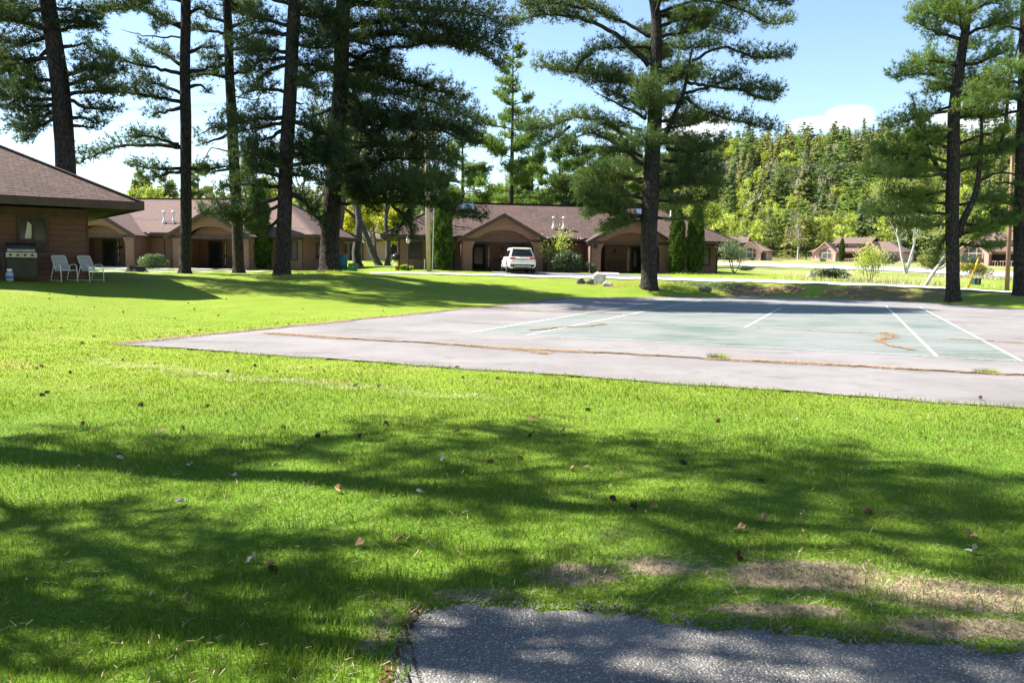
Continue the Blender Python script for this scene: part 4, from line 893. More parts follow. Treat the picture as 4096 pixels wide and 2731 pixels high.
hero_pine(40, [(757, 620, 46), (758, 560, 39), (765, 430, 37), (772, 330, 34), (782, 200, 32), (787, 60, 30), (788, 0, 28)], [
    ([(788, 6), (944, 19), (1081, 31), (1170, 62)], dict(f0=.25, spread=1.4, thick=.8, r0=.13)), ([(788, 62), (926, 48), (1050, 70), (1158, 112)], dict(f0=.08, spread=1.5, thick=1.0, r0=.12)), ([(788, 85), (900, 80), (1000, 95), (1080, 120)], dict(f0=.05, spread=1.5, thick=1.0)),
    ([(811, 149), (845, 121), (932, 107), (1050, 100), (1150, 150)], dict(f0=.3, spread=1.2, thick=.7)), ([(790, 162), (864, 159), (926, 184), (1065, 228)], dict(f0=.15, spread=1.2, thick=.6)), ([(785, 193), (926, 218), (1050, 256), (1110, 290)], dict(f0=.1, spread=1.3, thick=.8)),
    ([(780, 200), (864, 262), (988, 280), (1097, 327)], dict(f0=.05, spread=1.4, thick=1.0, r0=.12)), ([(776, 280), (880, 290), (1000, 300), (1090, 330)], dict(f0=.05, spread=1.3, thick=.9)), ([(776, 398), (839, 392), (870, 380)], dict(f0=.3, spread=.7, dens=.7)),
    ([(765, 436), (864, 437), (960, 430), (1022, 425)], dict(f0=.12, spread=1.2, thick=.8, r0=.1)), ([(768, 455), (900, 415), (1030, 408)], dict(f0=.1, spread=1.3, thick=1.0)), ([(770, 400), (880, 370), (1000, 365), (1040, 380)], dict(f0=.15, spread=1.3, thick=1.0)),
    ([(772, 350), (860, 335), (960, 340), (1030, 350)], dict(f0=.1, spread=1.3, thick=.9)), ([(765, 470), (880, 465), (1000, 470), (1045, 490)], dict(f0=.2, spread=1.2, thick=.8, ph=-.3)), ([(900, 470), (930, 500), (950, 545)], dict(f0=.2, spread=.8, thick=.3, ph=-.2, dens=.9)), ([(1000, 470), (1060, 495), (1110, 500)], dict(f0=.1, spread=.9, thick=.5, dens=.9)),
    ([(940, 480), (920, 520), (905, 540)], dict(f0=.2, spread=.7, thick=.3)), ([(785, 40), (740, 20), (700, 30)], dict(f0=.1, spread=1.1, thick=.8)), ([(785, 90), (720, 80), (680, 70)], dict(f0=.1, spread=1.2, thick=.9)), ([(780, 150), (720, 170), (690, 190)], dict(f0=.1, spread=1.2, thick=.9)), ([(775, 240), (740, 260), (705, 270)], dict(f0=.1, dens=.7)),
    ([(790, 20), (850, 5), (930, -10)], dict(f0=.1, spread=1.2, thick=.8))] + wedge(6, 788, 60, 300, 930, 70, 380, r5, f0=.05, spread=1.3, thick=.9) + wedge(3, 770, 380, 450, 900, 400, 500, r5, f0=.1, spread=1.1, thick=.8),
    'massive dark pine with long right-reaching boughs, behind the sunlit root flare', back=[(14.3 + .32 * k, -1.75 + .28 * (k * 5 % 7), 7.6 - .12 * k) for k in range(26)], autos=15, dk=1.0, fullness=1.1, zlo=8, seed=15, mt='needle_shaded', top_len=3.6, azf=DA, rad=(.5, .22))
# --- the tall open pine beside the court
hero_pine(46, [(1490, 662, 37), (1491, 600, 37), (1492, 490, 38), (1500, 340, 33), (1506, 200, 27), (1508, 60, 22), (1502, 0, 20)], [
    ([(1490, 152), (1462, 121), (1406, 75), (1344, 47), (1251, 34), (1180, 52)], dict(f0=.42, spread=1.2, thick=.8, r0=.14)), ([(1493, 84), (1437, 53), (1344, 14), (1313, 0)], dict(f0=.35, spread=1.2, thick=.6, r0=.11)), ([(1344, 20), (1280, 8), (1200, 12)], dict(f0=.1, spread=1.2, thick=.8)),
    ([(1500, 110), (1450, 108), (1375, 113)], dict(f0=.35, spread=1.0, thick=.8, ph=.4)), ([(1493, 195), (1406, 174), (1313, 165), (1235, 152)], dict(f0=.12, spread=1.3, thick=.85, r0=.12)), ([(1493, 200), (1420, 188), (1350, 185)], dict(f0=.1, spread=1.3, thick=.6)), ([(1320, 165), (1340, 135), (1360, 125)], dict(f0=.1, spread=1.0, thick=.4)),
    ([(1484, 274), (1422, 240), (1369, 213)], dict(f0=.55, spread=.6, dens=.5, r0=.09)), ([(1480, 252), (1430, 222), (1395, 205)], dict(f0=.4, spread=.9, dens=.7)), ([(1478, 330), (1391, 286), (1344, 271), (1306, 274)], dict(f0=.3, spread=1.0, dens=.75, r0=.1)), ([(1306, 274), (1260, 290), (1205, 298)], dict(f0=.05, spread=1.3, thick=1.0)),
    ([(1310, 290), (1270, 320), (1230, 345)], dict(f0=.05, spread=1.1, thick=1.0)), ([(1475, 377), (1422, 336), (1357, 305), (1291, 330)], dict(f0=.4, spread=.9, dens=.7, r0=.11)), ([(1475, 360), (1440, 345), (1395, 350)], dict(f0=.2, spread=1.2, thick=.8)), ([(1475, 300), (1440, 290), (1400, 295)], dict(f0=.2, spread=1.1, thick=.8)),
    ([(1475, 457), (1406, 436), (1322, 438)], dict(f0=.2, spread=1.2, thick=.9, r0=.09)), ([(1475, 420), (1420, 400), (1350, 395)], dict(f0=.15, spread=1.2, thick=.8)), ([(1474, 495), (1400, 489), (1335, 462)], dict(f0=.12, spread=1.0, thick=.6, ph=-.3)), ([(1474, 505), (1420, 520), (1382, 530)], dict(f0=.2, spread=.9, thick=.4, ph=-.3)),
    ([(1430, 492), (1390, 475), (1350, 470)], dict(f0=.1, spread=.9, thick=.6, ph=-.5)), ([(1518, 84), (1562, 78), (1624, 62), (1690, 78)], dict(f0=.15, spread=1.3, thick=1.0, r0=.09)), ([(1518, 60), (1580, 40), (1640, 35)], dict(f0=.1, spread=1.3, thick=.9)), ([(1515, 100), (1580, 110), (1650, 100)], dict(f0=.15, spread=1.2, thick=.9)),
    ([(1512, 30), (1600, 2), (1680, 14), (1765, 53), (1815, 50)], dict(f0=.4, spread=.9, thick=.6, dens=.85, r0=.09)), ([(1660, 5), (1740, -8), (1812, 12)], dict(f0=.1, spread=1.0, thick=.6)), ([(1575, 225), (1624, 258), (1722, 286), (1783, 298)], dict(f0=.4, spread=.9, thick=.6)), ([(1574, 215), (1624, 202), (1700, 173)], dict(f0=.25, spread=1.0, thick=.8)),
    ([(1590, 140), (1663, 109), (1740, 134), (1814, 128)], dict(f0=.4, spread=.9, thick=.6)), ([(1580, 190), (1663, 203), (1735, 205), (1790, 212)], dict(f0=.35, spread=.9, thick=.6)), ([(1700, 205), (1760, 230), (1788, 220)], dict(f0=.1, spread=.8)), ([(1531, 342), (1600, 350), (1656, 330)], dict(f0=.12, spread=1.2, thick=.9)),
    ([(1525, 370), (1580, 370), (1640, 380)], dict(f0=.1, spread=1.2, thick=.9)), ([(1515, 430), (1580, 420), (1650, 425)], dict(f0=.1, spread=1.2, thick=1.0)), ([(1515, 460), (1580, 465), (1645, 455)], dict(f0=.1, spread=1.2, thick=.8)), ([(1512, 300), (1570, 290), (1610, 280)], dict(f0=.1, spread=1.2, thick=.8)),
    ([(1530, 400), (1600, 395), (1655, 400)], dict(f0=.1, spread=1.2, thick=.9)), ([(1510, 500), (1560, 505), (1600, 500)], dict(f0=.2, spread=.9, dens=.6)), ([(1510, 190), (1560, 170), (1600, 165)], dict(f0=.05, spread=1.3, thick=.9)), ([(1510, 240), (1540, 235), (1570, 240)], dict(f0=.05, spread=1.3, thick=.9)), ([(1476, 472), (1430, 470), (1385, 484), (1345, 498)], dict(f0=.1, spread=1.0, thick=.6, ph=-.4)), ([(1474, 498), (1430, 505), (1395, 528)], dict(f0=.15, spread=.9, thick=.5, ph=-.5)), ([(1470, 445), (1400, 455), (1338, 448)], dict(f0=.1, spread=1.1, thick=.8, ph=-.2)), ([(1475, 410), (1400, 415), (1330, 425)], dict(f0=.15, spread=1.2, thick=.8)), ([(1495, 240), (1460, 232), (1430, 238)], dict(f0=.05, spread=1.2, thick=.9))],
    'tall open-limbed pine at the far edge of the old court, before the second porch', autos=12, dk=1.1, size=.26, fullness=1.08, back=[(4.6, 1.2, 5), (5.8, .75, 5.5), (7, 1.7, 5), (8.2, 1.0, 5.5), (9.4, .6, 5), (10.6, 1.4, 5), (12, .9, 5), (13.4, 1.6, 4.6), (15, .8, 4.5), (17, 1.2, 4)] + [(15 + .8 * k, -1.6 + .4 * (k * 3 % 5), 6.4 - .3 * k) for k in range(9)], zlo=6.5, seed=16, azf=DA, top_len=3.0, rad=(.45, .2),
    extra_trunks=[([(1520, 330), (1548, 265), (1570, 215), (1580, 160), (1590, 112)], .16)])
# --- pines at the right end of the court
hero_pine(42, [(2190, 682, 29), (2188, 600, 28), (2187, 490, 29), (2190, 350, 26), (2192, 250, 24), (2205, 150, 18), (2222, 40, 14), (2226, 0, 12)], [
    ([(2190, 240), (2140, 262), (2112, 290)], dict(f0=.25, spread=1.0, thick=.8, r0=.07)), ([(2190, 255), (2120, 265), (2045, 292)], dict(f0=.4, spread=1.0, thick=.7)), ([(2190, 185), (2120, 170), (2050, 178)], dict(f0=.15, spread=1.1, thick=.8)), ([(2195, 150), (2140, 140), (2090, 160)], dict(f0=.15, spread=1.1, thick=.8)),
    ([(2205, 90), (2150, 75), (2092, 45)], dict(f0=.1, spread=1.2, thick=1.0)), ([(2210, 60), (2160, 40), (2120, 25)], dict(f0=.1, spread=1.1, thick=.9)), ([(2215, 40), (2170, 15), (2140, -10)], dict(f0=.1, spread=1.1, thick=.8)), ([(2173, 414), (2135, 350), (2110, 275), (2092, 215)], dict(f0=.55, spread=.6, dens=.5, r0=.09)),
    ([(2180, 370), (2100, 355), (2010, 355)], dict(f0=.15, spread=1.3, thick=1.0)), ([(2180, 390), (2110, 390), (2050, 380)], dict(f0=.1, spread=1.2, thick=.9)), ([(2180, 340), (2130, 325), (2090, 320)], dict(f0=.1, spread=1.1, thick=.8)), ([(2173, 491), (2116, 486), (2062, 491), (1996, 486)], dict(f0=.1, spread=1.1, thick=.7, r0=.08)),
    ([(2175, 515), (2110, 520), (2060, 515)], dict(f0=.1, spread=1.0, thick=.6)), ([(2175, 470), (2130, 465), (2080, 465)], dict(f0=.2, spread=.8, dens=.7)), ([(2210, 513), (2281, 522), (2340, 504)], dict(f0=.05, spread=1.2, thick=.8)), ([(2205, 560), (2250, 565), (2290, 572)], dict(f0=.05, spread=1.0, thick=.8)),
    ([(2205, 540), (2240, 530), (2270, 535)], dict(f0=.05, spread=1.0, thick=.7)), ([(2200, 360), (2260, 350), (2330, 350)], dict(f0=.1, spread=1.2, thick=.9)), ([(2200, 330), (2260, 310), (2320, 300)], dict(f0=.15, spread=1.0, dens=.7)), ([(2200, 230), (2250, 215), (2310, 210)], dict(f0=.1, spread=1.2, thick=.9)),
    ([(2205, 150), (2260, 140), (2320, 110)], dict(f0=.1, spread=1.2, thick=.9)), ([(2215, 80), (2270, 60), (2330, 40)], dict(f0=.1, spread=1.2, thick=.9)), ([(2195, 200), (2160, 205), (2130, 215)], dict(f0=.1, spread=1.0, thick=.8)), ([(2222, 30), (2270, 10), (2310, 10)], dict(f0=.1, spread=1.1, thick=.8)),
    ([(2195, 270), (2240, 265), (2290, 260)], dict(f0=.1, spread=1.1, thick=.8)), ([(2200, 395), (2230, 385), (2270, 390)], dict(f0=.1, spread=1.0, thick=.8)), ([(2300, 420), (2352, 425), (2400, 440)], dict(f0=.2, r0=.05, dens=.7)), ([(2187, 530), (2165, 556), (2152, 600)], dict(f0=.1, spread=.8, thick=.4)), ([(2178, 440), (2110, 450), (2040, 455)], dict(f0=.15, spread=1.1, thick=.8)), ([(2178, 400), (2080, 405), (1990, 395)], dict(f0=.2, spread=1.1, thick=.8)), ([(2205, 470), (2270, 460), (2330, 470)], dict(f0=.1, spread=1.1, thick=.8)), ([(2185, 300), (2165, 300), (2135, 305)], dict(f0=.1, dens=.7))],
    'forked pine right of the court, lichen-spotted trunk and crown of bright sprays', autos=16, dk=1.05, size=.26, fullness=1.05, zlo=8, seed=17, top_len=2.6, azf=DA, rad=(.35, .12), mt='needle_light',
    extra_trunks=[([(2198, 545), (2215, 500), (2237, 455), (2247, 411), (2254, 330), (2254, 265)], .2), ([(2245, 420), (2280, 400), (2320, 398), (2352, 410)], .08)])
hero_pine(42, [(2346, 690, 34), (2348, 500, 36), (2352, 300, 32), (2356, 100, 28), (2358, 0, 24)], [
    ([(2345, 330), (2320, 335), (2290, 350)], dict(f0=.1)), ([(2345, 230), (2315, 225), (2285, 225)], dict(f0=.1)), ([(2345, 150), (2320, 140), (2300, 150)], dict(f0=.1, thick=.8)), ([(2345, 490), (2315, 498), (2280, 490)], dict(f0=.1)),
    ([(2350, 280), (2420, 270), (2480, 290)], dict(f0=.1)), ([(2350, 180), (2430, 170), (2490, 160)], dict(f0=.1)), ([(2350, 400), (2420, 400), (2470, 420)], dict(f0=.1)), ([(2350, 70), (2310, 60), (2290, 75)], dict(f0=.1, thick=.8)), ([(2350, 20), (2400, 10), (2460, 0)], dict(f0=.1))],
    'dark pine cut by the right edge of the photo', autos=14, zlo=9, seed=18, top_len=3.0, rad=(.4, .15),
    extra_trunks=[([(2290, 360), (2310, 280), (2318, 190), (2340, 100), (2352, 40)], .1)])
# --- pines standing left of and beside the viewer, out of the frame, whose shadows dapple the lawn
def shade_pine(x, y, h, zlo, n, L, seed, label):
    r = np.random.default_rng(seed); b = np.array([x, y, gz(x, y)]); root = empty('pine_tree', b, 0, label, 'pine tree', 'pines around the court')
    tm = MB(); nd = Needles(); trunk_tube(tm, [(0, 0, 0), (.1, .05, h * .3), (.05, .1, h * .65), (.1, 0, h)], [.36, .28, .18, .03])
    for a in range(n):
        f = (a + r.uniform(0, .8)) / n; z = zlo + (h - 1 - zlo) * f; az = a * 2.4 + r.normal(0, .3); l_ = L * (1.15 - .8 * f ** 1.3) * r.uniform(.7, 1.15)
        d = np.array([math.cos(az), math.sin(az), .06 + .35 * f]); p0 = np.array([.05, .05, z])
        dress_limb(nd, tm, [p0, p0 + d * l_ * .5 + [0, 0, .15], p0 + d * l_ + [0, 0, -.1]], .07, f0=.3, spread=1.0, thick=.4, size=.3, r=r, dens=.75)
    tm.build('trunk', M['bark'], root); link('crown', nd.mesh('crown', M['needle_dark'], 6, .16, seed), root)
SO = Vector((-sd.x / sd.z, -sd.y / sd.z))                        # shadow offset per metre of height
def shade_tree(x, y, h, limbs, label, seed, rad=.34, extra=8):
    r = np.random.default_rng(seed); b = np.array([x, y, gz(x, y)]); root = empty('pine_tree', b, 0, label, 'pine tree', 'pines around the court'); tm = MB(); nd = Needles()
    trunk_tube(tm, [(0, 0, 0), (.1, .05, h * .3), (.05, .1, h * .65), (.1, 0, h)], [rad, rad * .8, rad * .5, .03])
    for px, z0, z1, kw in limbs:
        pts = [np.array([.05, .05, z0 - .9])]; n = len(px)
        for i, (u, v) in enumerate(px):
            d = ray(u * K, v * K); t = -EYE / d.z; z = z0 + (z1 - z0) * (i + 1) / n
            pts.append(np.array([d.x * t - SO.x * z - b[0], d.y * t - SO.y * z - b[1], z - b[2]]))
        dress_limb(nd, tm, pts, .055, f0=.3, r=r, size=.2, **{**dict(spread=.9, thick=.35, dens=.52), **kw})
    for a in range(extra):
        z = h * (.72 + .26 * a / extra); az = a * 2.4; l_ = 2.6 * (1.1 - a / extra); d = np.array([math.cos(az), math.sin(az), .3]); p0 = np.array([.05, .05, z]); dress_limb(nd, tm, [p0, p0 + d * l_ * .5, p0 + d * l_], .05, f0=.2, r=r, size=.27, spread=.7, dens=.5)
    tm.build('trunk', M['bark'], root); link('crown', nd.mesh('crown', M['needle_dark'], 7, .17, seed), root)
shade_tree(-10.6, 7.9, 16, [([(300, 1290), (600, 1235), (900, 1200), (1200, 1150)], 7, 9, {}), ([(250, 1030), (420, 1065), (560, 1000)], 11, 12.5, {}), ([(900, 985), (1150, 985), (1420, 1060)], 9.5, 11, {}), ([(1200, 1000), (1500, 1020), (1850, 1050)], 11, 12, {}),
    ([(1500, 1060), (1900, 1085), (2352, 1170)], 11, 12.5, dict(spread=1.0, dens=.8)), ([(0, 1000), (110, 1015), (200, 1050)], 10, 11, dict(dens=.5)), ([(1300, 1150), (1600, 1190), (1950, 1200)], 9, 10.5, {}), ([(1950, 1050), (2150, 1075), (2352, 1110)], 12, 13, dict(spread=1.0)),
    ([(600, 1045), (720, 1040), (800, 1065)], 10, 11, dict(dens=.45))],
    'pine just outside the left edge whose shadow dapples the near lawn', 71)
shade_tree(-7.2, 4.7, 12.5, [([(20, 1345), (300, 1300), (600, 1240)], 5.6, 7, {}), ([(0, 1190), (220, 1160), (420, 1185)], 8, 9, {}), ([(150, 1430), (420, 1350), (760, 1300)], 5.5, 7, dict(dens=.7)), ([(60, 1540), (350, 1500), (700, 1420)], 5.5, 6.5, dict(dens=.5)), ([(1450, 1440), (1900, 1480), (2300, 1500)], 8, 9.5, {}), ([(1700, 1260), (2050, 1260), (2352, 1290)], 9, 10.5, {}), ([(900, 1330), (1100, 1350), (1250, 1330)], 7, 8, dict(dens=.45)), ([(1120, 1500), (1500, 1490), (1900, 1535), (2300, 1570)], 6, 8, dict(spread=.7)), ([(1000, 1440), (1130, 1470), (1220, 1520)], 6, 7, dict(dens=.6)), ([(1600, 1440), (1900, 1450), (2352, 1480)], 8, 10, {})],
    'smaller pine nearest the viewer beyond the left edge', 72, .2, 2)

def sky_block_pine(x, y, h, L, seed):  # unseen pines added around the viewer to cut sky fill on the near lawn
    r = np.random.default_rng(seed); b = np.array([x, y, gz(x, y)]); root = empty('pine_tree', b, 0, 'dense unseen pine added around the viewer to block sky light', 'pine tree', 'unseen pines added to block sky light'); tm = MB(); nd = Needles(); trunk_tube(tm, [(0, 0, 0), (0, .1, h * .5), (.1, 0, h)], [.34, .24, .03])
    for a in range(46):
        f = (a + r.random()) / 46; z = h * (.2 + .78 * f); az = a * 2.4 + r.normal(0, .3); l_ = L * (1.1 - .85 * f) * r.uniform(.8, 1.1); d = np.array([math.cos(az), math.sin(az), .1 + .2 * f]); p0 = np.array([0, .05, z]); dress_limb(nd, tm, [p0, p0 + d * l_ * .5, p0 + d * l_], .06, f0=.12, spread=1.3, thick=.5, size=.5, r=r, dens=.8)
    tm.build('trunk', M['bark'], root); link('crown', nd.mesh('crown', M['needle_shaded'], 4, .34, seed), root); return root
dp = sky_block_pine(-7.5, -3.5, 17, 4.6, 81)
for x, y, a in ((-1.5, -7.5, 1), (5.5, -5, 2), (10.2, .8, 3), (11.5, 6.2, 4), (-13, 1.5, 5)):
    c = copy_tree(dp); c.location = (x, y, gz(x, y)); c.rotation_euler = (0, 0, a * 1.3)
# ------------------------------------------------------------------ leafy trees, shrubs, hedges
class Leaves:
    def __init__(s): s.p = []; s.k = []
    def add(s, p, k): s.p.append(np.atleast_2d(p)); s.k.append(np.full(len(np.atleast_2d(p)), k))
    def mesh(s, name, mt, seed=1, flat=.6, aspect=.6, per=1, jit=0.0):
        r = np.random.default_rng(seed); p = np.concatenate(s.p); k = np.concatenate(s.k); p = np.repeat(p, per, 0) + (r.normal(0, jit, (len(p) * per, 3)) if jit else 0); k = np.repeat(k, per); n = len(p)
        d = nrm(r.normal(0, 1, (n, 3)) * [1, 1, flat]); e = nrm(np.cross(d, r.normal(0, 1, (n, 3)))); L = (k * r.uniform(.6, 1.3, n))[:, None]
        V = np.stack([p - d * L * .5, p + e * L * aspect * .5, p + d * L * .5, p - e * L * aspect * .5], 1).reshape(-1, 3)
        return np_mesh(name, V, np.arange(len(V)).reshape(-1, 4), mt)
def branch_tree(tm, lv, p, d, L, rad, depth, r, leaf, up=.25, ang=.55, nleaf=5, droop=0.0):
    pts = [p]; q = p.copy(); dd = d.copy(); n = 4
    for i in range(n):
        dd = nrm(dd + r.normal(0, .13, 3) + [0, 0, up * .3 - droop * .2]); q = q + dd * L / n; pts.append(q)
    tm.tube(pts, list(np.linspace(rad, rad * .6, n + 1)), 7 if rad > .06 else 5, False)
    if depth <= 1:
        for i in range(1, n + 1): lv.add(pts[i] + r.normal(0, .28, (nleaf, 3)), leaf)
    if depth == 0: return
    for k in range(3 if depth > 1 else 2 + int(r.random() < .6)):
        t = pts[-1] if k < 2 else pts[n // 2 + 1]; a = r.normal(0, 1, 3); nd_ = nrm(dd + nrm(a - dd * a.dot(dd)) * ang * r.uniform(.7, 1.4) + [0, 0, up])
        branch_tree(tm, lv, t, nd_, L * r.uniform(.62, .82), rad * .58, depth - 1, r, leaf, up, ang, nleaf, droop)
def leafy(loc, stems, label, cat='tree', depth=4, leaf=.16, nleaf=6, mt='spring', bk='bark_grey', seed=1, name='leafy_tree', group=None, up=.25, ang=.5, per=1):
    """stems: (direction, length, radius[, offset])"""
    r = np.random.default_rng(seed); root = empty(name, loc, 0, label, cat, group); tm = MB(); lv = Leaves()
    for st in stems:
        off = np.array(st[3] if len(st) > 3 else (0, 0, -.15), float); d = nrm(np.array(st[0], float))
        tm.tube([off + [0, 0, -.1], off + d * .35], [st[2] * 1.45, st[2]], 9, False)
        branch_tree(tm, lv, off + d * .1, d, st[1], st[2], depth, r, leaf, up, ang, nleaf)
    tm.build('trunk', M[bk], root); link('crown', lv.mesh('crown', M[mt], seed, .8, .6, per, .12 if per > 1 else 0), root); return root
def shrub(loc, size, label, mt, n=2600, leaf=.09, seed=1, name='shrub', cat='shrub', lumps=9, group=None, flat=.9, stems=True):
    r = np.random.default_rng(seed); root = empty(name, loc, 0, label, cat, group); w_, d_, h_ = size; lv = Leaves(); tm = MB()
    cs = [(0, 0, .45, .62)] + [(r.uniform(-.55, .55), r.uniform(-.5, .5), r.uniform(.25, .7), r.uniform(.28, .45)) for _ in range(lumps)]
    for x, y, z, q in cs:
        m = int(n / len(cs)); v = nrm(r.normal(0, 1, (m, 3))) * (q * r.uniform(.72, 1.04, (m, 1))); p = (np.array([x, y, z]) + v * [1, 1, .85]) * [w_ / 2 * 1.0, d_ / 2, h_ / 1.12]; p = p[p[:, 2] > .02]
        lv.add(p, leaf)
    if stems:
        for k in range(5): a = r.uniform(0, 6.28); tm.tube([(0, 0, -.1), (.2 * w_ * math.cos(a), .2 * d_ * math.sin(a), h_ * .4), (.35 * w_ * math.cos(a), .35 * d_ * math.sin(a), h_ * .7)], [.03, .02, .01], 5)
        tm.build('stem', M['bark_grey'], root)
    link('foliage', lv.mesh('foliage', M[mt], seed, flat), root); return root
def arborvitae(loc, h, w_, label, seed=1, twin=False, bulge=.35):
    r = np.random.default_rng(seed); root = empty('arborvitae', loc, 0, label, 'cedar tree', 'columnar cedars by the lodges'); lv = Needles()
    cols = [(-.42 * w_, h * .92, w_ * .62), (.4 * w_, h, w_ * .66)] if twin else [(0, h, w_)]
    for cx, hh, ww in cols:
        m = int(4200 * hh * ww / 4); t = r.random(m) ** .85; a = r.uniform(0, 6.28, m); lump = 1 + .17 * np.sin(a * 3 + t * 9) + .15 * np.sin(a * 5 - t * 21 + seed) + .1 * np.sin(a * 9 + t * 37)
        prof = np.interp(t, [0, .06, bulge, .7, .9, 1], [.5, .78, 1.0, .8, .42, .04]); q = ww / 2 * prof * lump * r.uniform(.7, 1.12, m)
        p = np.stack([cx + q * np.cos(a), q * np.sin(a) * .95, .12 + t * hh], -1); lv.add(p, np.stack([np.cos(a) * .5, np.sin(a) * .5, np.full(m, 1.0)], -1), .2)
    tm = MB()
    for cx, hh, ww in cols: tm.tube([(cx * .5, 0, -.2), (cx, 0, hh * .5)], [.12, .07], 8)
    tm.build('trunk', M['bark_grey'], root); link('foliage', lv.mesh('foliage', M['cedar'], 3, .42, seed, .4), root); return root
def at_ground(x, y, Y): p = P(x, y, Y); return (p.x, p.y, gz(p.x, p.y))
arborvitae(at_ground(1032, 1075, 61), 6.2, 1.55, 'dark columnar cedar between the pines before the left lodge', 1)
arborvitae(at_ground(1770, 1078, 61), 5.6, 1.3, 'columnar cedar left of the parked car, beside the wooden pole', 2)
arborvitae(at_ground(2743, 1092, 62), 5.0, 1.65, 'twin-lobed columnar cedar near the right end of the lodge', 3, True)
shrub(at_ground(600, 1068, 60), (2.9, 1.6, 1.25), 'rounded pale green rhododendron before the left lodge wall', 'shrub', 3200, .13, 4)
sh = at_ground(2268, 1088, 60.5); shrub(sh, (3.0, 2.2, 2.0), 'large glossy shrub right of the white car', 'shrub_dark', 5200, .13, 5, lumps=14)
shrub((sh[0] + 1.75, sh[1] - .2, sh[2]), (.95, .9, 1.0), 'small round dark shrub at the foot of the large glossy one', 'shrub_dark', 1200, .08, 6, lumps=5)
leafy((sh[0] - .35, sh[1] + .9, sh[2]), [((-.5, 0, 1), 1.6, .035), ((-.2, .1, 1), 1.8, .035), ((.1, 0, 1), 1.9, .035), ((.3, .1, 1), 1.8, .03), ((-.9, 0, 1), 1.3, .03)], 'upright yellow-green bush rising behind the large glossy shrub', 'shrub', 1, .14, 14, 'lime', seed=7, name='shrub')
shrub(at_ground(1626, 1077, 60), (1.3, .8, .45), 'low lime-green hosta clump under the black lamp post', 'lime', 900, .16, 8, 'hosta_clump', 'plant', 6, flat=.5, stems=False)
leafy(at_ground(2936, 1098, 64), [((-.25, 0, 1), .95, .05), ((.05, 0, 1), 1.05, .05), ((.3, .1, 1), .9, .04)], 'small bushy tree on the grass just right of the middle lodge', 'tree', 3, .1, 9, 'shrub', seed=9, up=.2)
shrub(at_ground(2985, 1076, 78), (1.9, 1.2, .5), 'low dark shrub near the road, beyond the small bushy tree', 'shrub_dark', 800, .12, 10)
leafy(at_ground(3478, 1130, 57), [((-.3, 0, 1), 1.0, .03), ((.1, 0, 1), 1.1, .03), ((.5, .1, 1), .9, .03), ((-.6, .2, 1), .8, .03), ((.25, -.2, 1), .9, .03)], 'feathery yellow-green bush by the ditch', 'shrub', 2, .11, 14, 'lime', seed=11, name='shrub', up=.35)
shrub(at_ground(3330, 1112, 60), (3.6, 1.0, .85), 'dark bank of low scrub along the ditch', 'shrub_dark', 1800, .14, 12)
shrub(at_ground(3895, 1112, 72), (3.4, 2.0, 1.3), 'golden rounded hedge beyond the forked pine', 'gold', 3000, .12, 13, 'hedge', 'hedge', 8)
shrub(at_ground(3720, 1068, 95), (4.6, 2.5, 2.0), 'olive shrub across the road behind the leaning birch', 'olive', 2400, .22, 14)
shrub(at_ground(3560, 1055, 150), (6.5, 3, 3.0), 'twiggy mauve-brown shrub beside the far house', 'grey_twig', 2400, .25, 15)
shrub(at_ground(3880, 1070, 112), (4, 2.5, 2.2), 'dark shrub before the right-hand far house', 'shrub_dark', 1600, .2, 16)
for i, (x, Y) in enumerate(((3290, 186), (3455, 184), (3010, 190))):
    shrub(at_ground(x, 1046, Y), (2.0, 1.4, .95), ('low clipped bush under the left lit gable', 'low clipped bush under the right lit gable', 'low clipped bush under the gable left of the birches')[i], 'shrub_dark', 500, .18, 20 + i, group='clipped bushes by the far houses')
p = at_ground(3365, 1046, 184); arborvitae(p, 5.0, 1.1, 'slim cedar between the gables of the far pink house', 24)
p = at_ground(2910, 1046, 188); arborvitae(p, 3.3, .95, 'slim cedar before the leftmost far house', 25)
# birches on the right
r_ = np.random.default_rng(5)
leafy(at_ground(3622, 1093, 71), [((-.2, 0, 1), 3.2, .11), ((.05, 0, 1), 3.4, .11), ((.36, .1, 1), 3.0, .09)], 'clump of three white birch trunks by the road', 'birch tree', 4, .15, 5, 'spring', 'birch', 31, 'birch_tree', None, .45, .35)
def leaning_birch():
    a = np.array(at_ground(3697, 1146, 50)); root = empty('birch_tree', a, 0, 'leaning forked birch, its bare white trunk slanting right', 'birch tree'); tm = MB(); lv = Leaves(); r = np.random.default_rng(6)
    b = np.array(P(3776, 1028, 50)) - a; e1 = np.array(P(3800, 985, 50)) - a; m1 = b * .55; e2 = np.array(P(3790, 1050, 50.4)) - a; e3 = np.array(P(3740, 955, 50)) - a
    tm.tube([(-.05, 0, -.15), b * .3, m1, b, e1], [.12, .11, .1, .07, .03], 9); tm.tube([m1, m1 + (e2 - m1) * .4 + [.12, 0, -.02], e2, e2 + [.2, 0, .8]], [.07, .06, .045, .02], 7); tm.tube([b, (b + e3) / 2, e3], [.045, .03, .012], 6)
    for e in (e1, e3, e2 + [.2, 0, .8]):
        for k in range(3): branch_tree(tm, lv, np.array(e), nrm(r.normal(0, 1, 3) + [0, 0, .9]), 1.0, .02, 1, r, .14, nleaf=6)
    tm.build('trunk', M['birch'], root); link('crown', lv.mesh('crown', M['spring'], 3), root)
leaning_birch()
